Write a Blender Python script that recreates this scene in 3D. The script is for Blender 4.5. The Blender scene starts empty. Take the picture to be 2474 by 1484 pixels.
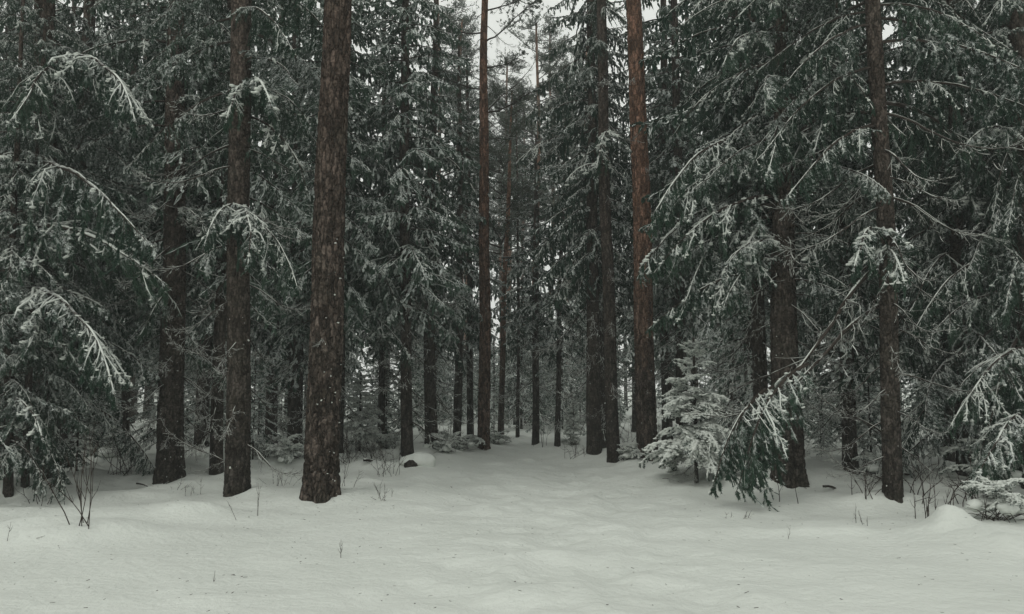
import bpy, math, random
import numpy as np
from mathutils import Vector, Matrix, Euler

# ------------------------------------------------------------------ camera, sky, sun, exposure
S = bpy.context.scene
COL = S.collection
CAM_H = 1.6
PITCH = math.radians(5.7)
FPX = 2000.0            # focal length in pixels of a 2473 px wide picture
cd = bpy.data.cameras.new('camera')
cam = bpy.data.objects.new('camera', cd); COL.objects.link(cam)
cam.location = (0, 0, CAM_H); cam.rotation_euler = (math.pi/2 + PITCH, 0, 0)
cd.sensor_width = 36; cd.lens = 36*FPX/2473.0
cd.clip_start = 0.1; cd.clip_end = 2000
S.camera = cam

SUN_EL, SUN_AZ = math.radians(48), math.radians(215)
w = bpy.data.worlds.new('World'); S.world = w; w.use_nodes = True
nt = w.node_tree; nt.nodes.clear()
sky = nt.nodes.new('ShaderNodeTexSky'); sky.sky_type = 'NISHITA'; sky.sun_disc = False
sky.sun_elevation = SUN_EL; sky.sun_rotation = SUN_AZ
sky.air_density = 1.0; sky.dust_density = 4.0; sky.ozone_density = 1.0
bw = nt.nodes.new('ShaderNodeRGBToBW')
cl = nt.nodes.new('ShaderNodeMix'); cl.data_type = 'RGBA'
cl.inputs[0].default_value = 0.9          # thick cloud: almost no colour left in the sky
tint = nt.nodes.new('ShaderNodeMix'); tint.data_type = 'RGBA'; tint.blend_type = 'MULTIPLY'
tint.inputs[0].default_value = 1.0; tint.inputs[7].default_value = (0.975, 1.0, 0.945, 1)
bg = nt.nodes.new('ShaderNodeBackground'); bg.inputs[1].default_value = 0.115
wo = nt.nodes.new('ShaderNodeOutputWorld')
L_ = nt.links.new
L_(sky.outputs[0], bw.inputs[0]); L_(sky.outputs[0], cl.inputs[6]); L_(bw.outputs[0], cl.inputs[7])
deck = nt.nodes.new('ShaderNodeMix'); deck.data_type = 'RGBA'   # even light of the cloud deck over the clear-sky pattern
deck.inputs[0].default_value = 0.8; deck.inputs[7].default_value = (13.6, 13.6, 13.6, 1)
L_(cl.outputs[2], deck.inputs[6]); L_(deck.outputs[2], tint.inputs[6]); L_(tint.outputs[2], bg.inputs[0]); L_(bg.outputs[0], wo.inputs[0])

sl = bpy.data.lights.new('sun', 'SUN'); sl.energy = 0.85; sl.angle = math.radians(18); sl.color = (1.0, 1.0, 0.94)
sun = bpy.data.objects.new('sun', sl); COL.objects.link(sun)
_d = Vector((math.cos(SUN_EL)*math.sin(SUN_AZ), math.cos(SUN_EL)*math.cos(SUN_AZ), math.sin(SUN_EL)))
sun.rotation_euler = _d.to_track_quat('Z', 'Y').to_euler()

S.view_settings.view_transform = 'Standard'; S.view_settings.look = 'None'
S.view_settings.gamma = 1.0; S.view_settings.exposure = -0.56
S.render.engine = 'CYCLES'
S.cycles.max_bounces = 8; S.cycles.diffuse_bounces = 7; S.cycles.glossy_bounces = 1
S.cycles.transmission_bounces = 1; S.cycles.transparent_max_bounces = 4
S.cycles.use_denoising = True
S.cycles.caustics_reflective = False; S.cycles.caustics_refractive = False

# ------------------------------------------------------------------ pixel -> world helpers
def ray(px, py):
    u = (px-1236.5)/FPX; v = (742-py)/FPX
    cp, sp = math.cos(PITCH), math.sin(PITCH)
    return np.array([u, cp - v*sp, sp + v*cp])
def at(px, py, Y):
    d = ray(px, py); k = Y/d[1]
    return np.array([0, 0, CAM_H]) + d*k
def onplane(px, py, z):
    d = ray(px, py); k = (z-CAM_H)/d[2]
    return np.array([0, 0, CAM_H]) + d*k

# ------------------------------------------------------------------ noise
def _h(ix, iy, iz, s):
    n = (ix*374761393 + iy*668265263 + iz*2147483647 + s*1274126177) & 0x7fffffff
    n = ((n ^ (n >> 13))*1274126177) & 0x7fffffff
    n = ((n ^ (n >> 16))*668265263) & 0x7fffffff
    return (n & 0xffffff)/float(0xffffff)
def vnoise(x, y, z=None, s=0):
    x = np.asarray(x, float); y = np.asarray(y, float)
    z = np.zeros_like(x) if z is None else np.asarray(z, float)
    xi, yi, zi = np.floor(x).astype(np.int64), np.floor(y).astype(np.int64), np.floor(z).astype(np.int64)
    fx, fy, fz = x-xi, y-yi, z-zi
    fx = fx*fx*(3-2*fx); fy = fy*fy*(3-2*fy); fz = fz*fz*(3-2*fz)
    r = 0
    for a in (0, 1):
        for b in (0, 1):
            for c in (0, 1):
                r = r + _h(xi+a, yi+b, zi+c, s)*(fx if a else 1-fx)*(fy if b else 1-fy)*(fz if c else 1-fz)
    return r*2-1
def fbm(x, y, s=0, o=4):
    r = 0; a = 1.0
    for i in range(o):
        r = r + a*vnoise(x*2**i, y*2**i, None, s+i); a *= .5
    return r

# ------------------------------------------------------------------ geometry collector
class Geo:
    def __init__(g): g.V = []; g.F = []; g.n = 0          # F: (faces array, mat)
    def add(g, V, F, mat=0):
        V = np.asarray(V, float).reshape(-1, 3); F = np.asarray(F, np.int64)
        if len(V) == 0 or len(F) == 0: return
        g.V.append(V); g.F.append((F+g.n, mat)); g.n += len(V)
    def pack(g):
        V = np.concatenate(g.V) if g.V else np.zeros((0, 3))
        d = {}
        for F, m in g.F: d.setdefault((F.shape[1], m), []).append(F)
        g.V = [V]; g.F = [(np.concatenate(f), k[1]) for k, f in d.items()]
        return g
    def merge(g, o, R, t, s=1.0):
        o.pack()
        if o.n == 0: return
        V = (o.V[0]*s) @ np.asarray(R).T + np.asarray(t)
        n0 = g.n
        g.V.append(V)
        for F, m in o.F: g.F.append((F+n0, m))
        g.n += len(V)
    def mesh(g, name, mats, smooth=False):
        me = bpy.data.meshes.new(name)
        g.pack(); V = g.V[0]
        tot = sum(len(F) for F, m in g.F)
        loops = np.concatenate([F.ravel() for F, m in g.F]).astype(np.int32) if tot else np.zeros(0, np.int32)
        cnt = np.concatenate([np.full(len(F), F.shape[1]) for F, m in g.F]).astype(np.int32) if tot else np.zeros(0, np.int32)
        mi = np.concatenate([np.full(len(F), m) for F, m in g.F]).astype(np.int32) if tot else np.zeros(0, np.int32)
        me.vertices.add(len(V)); me.vertices.foreach_set('co', V.astype(np.float32).ravel())
        me.loops.add(len(loops)); me.loops.foreach_set('vertex_index', loops)
        me.polygons.add(tot)
        st = np.concatenate([[0], np.cumsum(cnt)[:-1]]).astype(np.int32) if tot else cnt
        me.polygons.foreach_set('loop_start', st); me.polygons.foreach_set('loop_total', cnt)
        me.polygons.foreach_set('material_index', mi)
        me.polygons.foreach_set('use_smooth', np.full(tot, smooth, bool))
        for m in mats: me.materials.append(m)
        me.update(calc_edges=True)
        return me

def nrm(v): return v/np.maximum(np.linalg.norm(v, axis=-1, keepdims=True), 1e-9)

def tubes(g, P, R, sides=4, mat=0, flat=1.0, cap=True, up=(0, 0, 1.0)):
    """P (n,k,3) polylines, R (n,k) radii"""
    P = np.asarray(P, float); R = np.asarray(R, float)
    if P.ndim == 2: P = P[None]; R = R[None]
    n, k, _ = P.shape
    if n == 0: return
    T = nrm(np.gradient(P, axis=1))
    U = np.broadcast_to(np.array(up, float), T.shape)
    vert = np.abs((T*U).sum(-1, keepdims=True)) > .97
    U = np.where(vert, np.array([0.0, 1, 0]), U)
    Sd = nrm(np.cross(T, U)); N = nrm(np.cross(Sd, T))
    a = np.arange(sides)*2*math.pi/sides + .3
    ring = P[:, :, None] + R[:, :, None, None]*(np.cos(a)[None, None, :, None]*Sd[:, :, None] + flat*np.sin(a)[None, None, :, None]*N[:, :, None])
    V = ring.reshape(-1, 3)
    i = np.arange(n)[:, None, None]; j = np.arange(k-1)[None, :, None]; s = np.arange(sides)[None, None, :]
    b = (i*k+j)*sides
    F = np.stack(np.broadcast_arrays(b+s, b+(s+1) % sides, b+sides+(s+1) % sides, b+sides+s), -1).reshape(-1, 4)
    g.add(V, F, mat)
    if cap and sides == 4:
        e = np.arange(n)[:, None]*k*4 + (k-1)*4 + np.arange(4)
        g.F.append((e + g.n - len(V), mat))
        e = np.arange(n)[:, None]*k*4 + np.array([3, 2, 1, 0])
        g.F.append((e + g.n - len(V), mat))

_bl = []
def blobs(g, C, R, mat=0, rng=None, flat=.7, nu=7, nv=5, rough=.25):
    C = np.asarray(C, float).reshape(-1, 3); R = np.asarray(R, float)
    if len(C) == 0: return
    R = R.reshape(len(C), -1)
    if R.shape[1] == 1: R = np.concatenate([R, R, R*flat], 1)
    th = np.arange(nu)*2*math.pi/nu; ph = np.linspace(-math.pi/2, math.pi/2, nv)
    D = np.stack([np.cos(ph)[:, None]*np.cos(th), np.cos(ph)[:, None]*np.sin(th), np.sin(ph)[:, None]+0*th], -1).reshape(-1, 3)
    rr = 1 + rough*(rng.random((len(C), len(D)))-.5)*2
    V = C[:, None] + D[None]*R[:, None]*rr[..., None]
    j = np.arange(nv-1)[:, None]; s = np.arange(nu)[None]
    F = np.stack([j*nu+s, j*nu+(s+1) % nu, (j+1)*nu+(s+1) % nu, (j+1)*nu+s], -1).reshape(-1, 4)
    F = (F[None] + (np.arange(len(C))*len(D))[:, None, None]).reshape(-1, 4)
    g.add(V, F, mat)

# ------------------------------------------------------------------ materials
def newmat(name):
    m = bpy.data.materials.new(name); m.use_nodes = True
    t = m.node_tree; t.nodes.clear()
    o = t.nodes.new('ShaderNodeOutputMaterial'); b = t.nodes.new('ShaderNodeBsdfPrincipled')
    t.links.new(b.outputs[0], o.inputs[0])
    return m, t, b
def N(t, k, **kw):
    n = t.nodes.new(k)
    for a, v in kw.items(): setattr(n, a, v)
    return n
def noise(t, scale, det=2, coord='Object', vec=None):
    n = N(t, 'ShaderNodeTexNoise'); n.inputs['Scale'].default_value = scale; n.inputs['Detail'].default_value = det
    if vec is None:
        c = N(t, 'ShaderNodeTexCoord'); vec = c.outputs[coord]
    t.links.new(vec, n.inputs['Vector']); return n
def ramp(t, src, stops):
    r = N(t, 'ShaderNodeValToRGB'); e = r.color_ramp.elements
    e[0].position, e[0].color = stops[0][0], (*stops[0][1], 1)
    e[1].position, e[1].color = stops[-1][0], (*stops[-1][1], 1)
    for p, c in stops[1:-1]:
        x = e.new(p); x.color = (*c, 1)
    t.links.new(src, r.inputs[0]); return r
def mixc(t, f, a, b):
    m = N(t, 'ShaderNodeMix', data_type='RGBA')
    for i, v in ((0, f), (6, a), (7, b)):
        if hasattr(v, 'links'): t.links.new(v, m.inputs[i])
        elif i == 0: m.inputs[0].default_value = v
        else: m.inputs[i].default_value = (*v, 1)
    return m.outputs[2]
def math_(t, op, a, b=0.0, clamp=False):
    m = N(t, 'ShaderNodeMath', operation=op, use_clamp=clamp)
    for i, v in ((0, a), (1, b)):
        if hasattr(v, 'links'): t.links.new(v, m.inputs[i])
        else: m.inputs[i].default_value = v
    return m.outputs[0]

SNOWC = (0.76, 0.80, 0.775)
def snow_top(t, base, lo, hi, scale, amt):
    """snow lying wherever the surface faces up, broken up by noise"""
    g = N(t, 'ShaderNodeNewGeometry'); s = N(t, 'ShaderNodeSeparateXYZ'); t.links.new(g.outputs['Normal'], s.inputs[0])
    n = noise(t, scale, 2)
    f = math_(t, 'ADD', s.outputs[2], math_(t, 'MULTIPLY', math_(t, 'SUBTRACT', n.outputs[0], .5), amt))
    mr = N(t, 'ShaderNodeMapRange'); mr.inputs[1].default_value = lo; mr.inputs[2].default_value = hi
    t.links.new(f, mr.inputs[0])
    return mixc(t, mr.outputs[0], base, SNOWC)

def make_needle(name, c0, c1, lo, hi, amt):
    m, t, b = newmat(name)
    oi = N(t, 'ShaderNodeObjectInfo')
    n = noise(t, 2.2, 3)
    f = math_(t, 'ADD', math_(t, 'MULTIPLY', n.outputs[0], .7), math_(t, 'MULTIPLY', oi.outputs['Random'], .35))
    r = ramp(t, f, [(.3, c0), (.75, c1)])
    t.links.new(snow_top(t, r.outputs[0], lo, hi, 9.0, amt), b.inputs['Base Color'])
    b.inputs['Roughness'].default_value = .7; b.inputs['Specular IOR Level'].default_value = .2
    return m
M_needle = make_needle('spruce_needles', (.013, .035, .023), (.038, .074, .048), .20, .75, 1.2)
M_frost = make_needle('frosted_needles', (.030, .062, .044), (.072, .116, .084), .12, .62, 1.1)
M_pine = make_needle('pine_needles', (.05, .07, .052), (.08, .1, .07), .5, .9, .9)

def make_wood(name, c0, c1, lo, hi):
    m, t, b = newmat(name)
    n = noise(t, 14, 3)
    r = ramp(t, n.outputs[0], [(.35, c0), (.7, c1)])
    t.links.new(snow_top(t, r.outputs[0], lo, hi, 12.0, .6), b.inputs['Base Color'])
    b.inputs['Roughness'].default_value = .85; b.inputs['Specular IOR Level'].default_value = .15
    return m
M_wood = make_wood('twig_bark', (.028, .022, .018), (.055, .045, .038), .7, 1.1)
M_stem = make_wood('shrub_stem', (.025, .018, .014), (.05, .035, .027), 1.4, 1.9)

def make_bark(name, low, high, z0, z1, sx, sz, bump=.6):
    m, t, b = newmat(name)
    c = N(t, 'ShaderNodeTexCoord'); mp = N(t, 'ShaderNodeMapping'); mp.inputs['Scale'].default_value = (sx, sx, sz)
    t.links.new(c.outputs['Object'], mp.inputs[0])
    vo = N(t, 'ShaderNodeTexVoronoi', feature='DISTANCE_TO_EDGE'); vo.inputs['Scale'].default_value = 1.0
    nz = noise(t, 1.6, 4, vec=mp.outputs[0])
    ad = N(t, 'ShaderNodeVectorMath', operation='ADD'); t.links.new(mp.outputs[0], ad.inputs[0]); t.links.new(nz.outputs[1], ad.inputs[1])
    t.links.new(ad.outputs[0], vo.inputs['Vector'])
    n2 = noise(t, 30, 4, vec=c.outputs['Object']); n3 = noise(t, 1.7, 3, vec=c.outputs['Object'])
    sp = N(t, 'ShaderNodeSeparateXYZ'); t.links.new(c.outputs['Object'], sp.inputs[0])
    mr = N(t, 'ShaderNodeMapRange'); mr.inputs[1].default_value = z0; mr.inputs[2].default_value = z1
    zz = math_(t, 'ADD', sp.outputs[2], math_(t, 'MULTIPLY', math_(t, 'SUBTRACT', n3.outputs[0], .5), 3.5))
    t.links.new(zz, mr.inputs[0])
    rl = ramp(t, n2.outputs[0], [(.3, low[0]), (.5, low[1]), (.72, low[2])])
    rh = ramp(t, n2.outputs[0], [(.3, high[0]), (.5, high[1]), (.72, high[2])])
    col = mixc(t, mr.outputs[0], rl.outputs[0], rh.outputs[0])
    moss = ramp(t, n3.outputs[0], [(.5, (0, 0, 0)), (.75, (.35, .35, .35))])
    col = mixc(t, moss.outputs[0], col, (.045, .05, .036))
    vc = N(t, 'ShaderNodeTexVoronoi', feature='F1'); vc.inputs['Scale'].default_value = 1.0
    t.links.new(ad.outputs[0], vc.inputs['Vector']); vg = N(t, 'ShaderNodeRGBToBW'); t.links.new(vc.outputs['Color'], vg.inputs[0])
    pl = ramp(t, vg.outputs[0], [(.2, (.55, .55, .55)), (.5, (1, 1, 1)), (.8, (1.6, 1.6, 1.65))])
    mu = N(t, 'ShaderNodeMix', data_type='RGBA', blend_type='MULTIPLY'); mu.inputs[0].default_value = 1
    t.links.new(col, mu.inputs[6]); t.links.new(pl.outputs[0], mu.inputs[7]); col = mu.outputs[2]
    fur = ramp(t, vo.outputs[0], [(0, (.34, .32, .3)), (.13, (1, 1, 1))])   # dark furrow bark between the plates, with crevice shade painted into its colour
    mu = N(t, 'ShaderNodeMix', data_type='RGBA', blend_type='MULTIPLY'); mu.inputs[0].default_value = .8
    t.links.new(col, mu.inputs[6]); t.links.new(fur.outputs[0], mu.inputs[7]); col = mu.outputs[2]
    t.links.new(col, b.inputs['Base Color'])
    vr = ramp(t, vo.outputs[0], [(.0, (0, 0, 0)), (.16, (.8, .8, .8)), (.5, (1, 1, 1))])
    hgt = math_(t, 'ADD', math_(t, 'MULTIPLY', vr.outputs[0], 1.0), math_(t, 'MULTIPLY', n2.outputs[0], .6))
    bp = N(t, 'ShaderNodeBump'); bp.inputs['Strength'].default_value = bump; bp.inputs['Distance'].default_value = .06
    t.links.new(hgt, bp.inputs['Height']); t.links.new(bp.outputs[0], b.inputs['Normal'])
    b.inputs['Roughness'].default_value = .9; b.inputs['Specular IOR Level'].default_value = .1
    return m
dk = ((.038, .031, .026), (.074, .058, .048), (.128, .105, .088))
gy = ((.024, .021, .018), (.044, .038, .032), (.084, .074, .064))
og = ((.13, .075, .052), (.22, .122, .083), (.31, .192, .14))
rd = ((.066, .045, .036), (.114, .076, .059), (.17, .122, .098))
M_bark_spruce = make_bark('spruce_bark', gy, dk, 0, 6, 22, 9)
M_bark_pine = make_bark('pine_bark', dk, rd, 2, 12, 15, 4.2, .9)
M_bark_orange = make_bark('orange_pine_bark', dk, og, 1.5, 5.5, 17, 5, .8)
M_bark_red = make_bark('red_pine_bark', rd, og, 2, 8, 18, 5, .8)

def make_snow(name, bscale, bstr, bdist):
    m, t, b = newmat(name)
    n1 = noise(t, bscale, 5); n2 = noise(t, bscale*9, 3)
    h = math_(t, 'ADD', n1.outputs[0], math_(t, 'MULTIPLY', n2.outputs[0], .25))
    bp = N(t, 'ShaderNodeBump'); bp.inputs['Strength'].default_value = bstr; bp.inputs['Distance'].default_value = bdist
    t.links.new(h, bp.inputs['Height']); t.links.new(bp.outputs[0], b.inputs['Normal'])
    n3 = noise(t, .6, 3)
    r = ramp(t, n3.outputs[0], [(.3, (.62, .645, .605)), (.7, (.675, .70, .66))])
    t.links.new(r.outputs[0], b.inputs['Base Color'])
    b.inputs['Roughness'].default_value = .75; b.inputs['Specular IOR Level'].default_value = .15
    return m
M_snow = make_snow('snow', 14, .4, .02)
M_ground = make_snow('ground_snow', 13, .8, .03)

# ------------------------------------------------------------------ objects
def link(o): COL.objects.link(o); return o
def obj(name, me, parent=None, mat=None):
    o = bpy.data.objects.new(name, me); link(o)
    if parent is not None: o.parent = parent
    if mat is not None: o.matrix_local = mat
    return o
def thing(name, label, cat, loc, group=None, rz=0.0):
    o = bpy.data.objects.new(name, None); link(o)
    o.location = loc; o.rotation_euler = (0, 0, rz); o.empty_display_size = .3
    o['label'] = label; o['category'] = cat
    if group: o['group'] = group
    return o
def tag(o, label, cat, group=None):
    o['label'] = label; o['category'] = cat
    if group: o['group'] = group
    return o

# ------------------------------------------------------------------ ground
BUMPS = []      # (x, y, height, rx, ry)
PRINTS = []     # old half-filled footprints along the path
def gb(px, py, h, rx, ry):
    p = onplane(px, py, 0); BUMPS.append((p[0], p[1], h, rx, ry))
def height(x, y, micro=True):
    x = np.asarray(x, float); y = np.asarray(y, float)
    z = .05*fbm(x*.35+7, y*.35, 3, 2)
    # lower trodden path, banks either side
    cx = .35+.02*y
    z = z + .16*(1-np.exp(-((x-cx)/2.6)**2))*np.clip((y-9)/5, 0, 1)
    rough = np.clip((np.abs(x-cx)-1.8)/2, 0, 1)*np.clip((y-11)/3, 0, 1)
    z = z + rough*.10*fbm(x*1.1, y*1.1, 11, 3)
    path = np.exp(-((x-cx)/1.5)**4)*np.clip((y-3)/3, 0, 1)
    z = z + path*(.042*fbm(x*2.6+3, y*2.2, 31, 3)-.03)
    bank = np.exp(-((np.abs(x-cx)-2.1)/.5)**2)*np.clip((y-9)/4, 0, 1)
    z = z + bank*(.05+.08*vnoise(x*1.7, y*1.3, None, 35))
    z = z + .022*vnoise(x*1.1+.8*vnoise(x*.5, y*.5, None, 41), y*1.7, None, 43)
    x0, y0 = x, y
    x = x+.16*fbm(x0*1.3, y0*1.3, 51, 3); y = y+.12*fbm(x0*1.3, y0*1.3, 57, 3)
    for bx, by, h, rx, ry in BUMPS:
        z = z + h*np.exp(-((x-bx)/rx)**2-((y-by)/ry)**2)
    x, y = x0, y0
    for fx, fy, fd, fr in PRINTS:
        z = z - fd*np.exp(-((x-fx)/fr)**2-((y-fy)/(fr*1.5))**2)
    if micro:
        z = z + .017*fbm(x*2.6, y*2.6, 23, 5)
    return z
def ground(px, py):
    z = 0.0
    for _ in range(30):
        p = onplane(px, py, min(z, 1.2)); z = .6*z+.4*float(height(p[0], p[1], False))
    p = onplane(px, py, z); p[2] = float(height(p[0], p[1])); return p

gb(60, 1300, .16, 1.3, .45); gb(200, 1290, .10, .9, .4)
gb(430, 1245, .15, .55, .38)
gb(150, 1215, -.14, 1.7, .7); gb(330, 1180, -.10, .8, .5)
gb(860, 1200, .13, .75, .9)
gb(1000, 1108, .20, .62, .45)
gb(2000, 1235, -.10, 1.6, .6); gb(2150, 1225, -.10, 1.2, .5)
gb(2260, 1290, .30, .32, .26); gb(2400, 1310, .17, .8, .35)
gb(1950, 1290, .07, .9, .25)
gb(1640, 1165, .16, 1.1, .7); gb(1530, 1110, .12, .9, .6)
gb(1880, 1185, .16, .9, .6)
gb(380, 1150, .14, 1.0, .6); gb(300, 1110, .15, 1.6, .8); gb(560, 1190, .10, .7, .4)
gb(1480, 1100, .10, .6, .5)

# ------------------------------------------------------------------ trunks
def voro(x, y, per, s):
    """2D cellular F2-F1; x is periodic with integer period per"""
    xi, yi = np.floor(x).astype(np.int64), np.floor(y).astype(np.int64)
    d1 = np.full(x.shape, 9.0); d2 = np.full(x.shape, 9.0)
    for a in (-1, 0, 1):
        for b in (-1, 0, 1):
            cx, cy = xi+a, yi+b
            jx = _h(np.mod(cx, per), cy, 0*cx, s); jy = _h(np.mod(cx, per), cy, 0*cx+5, s)
            d = np.hypot(cx+jx-x, cy+jy-y)
            n = np.minimum(d1, d); d2 = np.minimum(d2, np.maximum(d1, d)); d1 = n
    return d2-d1
def trunk_mesh(H, r0, r1, lean=(0, 0), seed=0, detail=0, mat=None, bend=.03, kind='pine'):
    """local trunk from z=-.3 to H; r0 at base, r1 at height 6; lean = dx,dy per metre"""
    rng = np.random.default_rng(seed)
    nu = (10, 20, 72)[detail]
    zs = np.concatenate([np.linspace(-.3, min(9, H*.7), (14, 60, 340)[detail]), np.linspace(min(9, H*.7), H, (6, 12, 20)[detail])[1:]])
    r = r0 + (r1-r0)*zs/6.0
    rtop = max(r0*.25, .02); zl = min(9, H*.7); rl = r0 + (r1-r0)*zl/6.0
    r = np.where(zs > zl, rl + (rtop-rl)*(zs-zl)/(H-zl), r)
    r = np.maximum(r, .015)
    r = r + r0*.15*np.exp(-np.maximum(zs+.05, 0)/.18)
    ph = rng.random(4)*6.28
    cx = lean[0]*zs + bend*(np.sin(zs*.35+ph[0])-np.sin(ph[0])) + bend*.25*np.sin(zs*1.3+ph[1])
    cy = lean[1]*zs + bend*(np.sin(zs*.31+ph[2])-np.sin(ph[2]))
    a = np.arange(nu)*2*math.pi/nu
    A, Z = np.meshgrid(a, zs)
    Rr = np.repeat(r[:, None], nu, 1)
    fl = 1 + .13*np.exp(-np.maximum(Z, 0)/.35)*np.sin(A*5+ph[3]+1.5*vnoise(np.cos(A), np.sin(A), Z*2, seed+2)) + .05*vnoise(np.cos(A)*1.5+Z*.4, np.sin(A)*1.5, Z*.8, seed)
    Rr = Rr*fl
    if detail == 2:
        per = 15 if kind == 'pine' else 20
        sz = 7.0 if kind == 'pine' else 14.0
        wx = A/(2*math.pi)*per + .45*vnoise(np.cos(A)*4, np.sin(A)*4, Z*5, seed+3)
        wy = Z*sz + .8*vnoise(np.cos(A)*3, np.sin(A)*3, Z*2, seed+4)
        e = np.clip(voro(np.mod(wx, per), wy, per, seed)/.28, 0, 1)
        dep = (.034 if kind == 'pine' else .012)*np.clip(1.15-Z/14, .4, 1)
        Rr = Rr + dep*(e-.7) + .004*vnoise(np.cos(A)*18, np.sin(A)*18, Z*22, seed+9)
    X = cx[:, None] + Rr*np.cos(A); Y = cy[:, None] + Rr*np.sin(A)
    V = np.stack([X, Y, Z], -1).reshape(-1, 3)
    k = len(zs); j = np.arange(k-1)[:, None]; s = np.arange(nu)[None]
    F = np.stack([j*nu+s, j*nu+(s+1) % nu, (j+1)*nu+(s+1) % nu, (j+1)*nu+s], -1).reshape(-1, 4)
    g = Geo(); g.add(V, F, 0)
    axis = lambda z: (np.interp(z, zs, cx), np.interp(z, zs, cy), np.interp(z, zs, r))
    return g.mesh('trunk', [mat or M_bark_spruce], True), axis

# ------------------------------------------------------------------ boughs
def shoots(g, P, Q, W, rng, hi, mat=0):
    D = Q-P; L = np.linalg.norm(D, axis=1, keepdims=True); T = D/np.maximum(L, 1e-6)
    rv = nrm(rng.normal(size=P.shape)); A = nrm(np.cross(T, rv)); B = np.cross(T, A)
    n = len(P); W = np.broadcast_to(np.asarray(W, float), (n,))[:, None]
    i4 = np.arange(n)[:, None]*4+np.arange(4)
    M = P + D*.38
    wc = W*(.45 if hi else 1.0)
    for X in (A, B):
        g.add(np.stack([P, M+X*wc/2, Q, M-X*wc/2], 1), i4, mat)
    if hi:
        kk = 5
        for j in range(kk):
            u = .08+.84*j/kk
            a = rng.random(n)*6.283
            for s in (0, math.pi):
                X = np.cos(a+s)[:, None]*A + np.sin(a+s)[:, None]*B
                C = P + D*u
                tip = C + X*W*.62 + T*W*.75
                side = T*.006
                g.add(np.stack([C-side, C+side, tip], 1), np.arange(n)[:, None]*3+np.arange(3), mat)

def dirv(h, e):
    return np.stack([np.cos(e)*np.cos(h), np.cos(e)*np.sin(h), np.sin(e)], -1)

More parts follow.
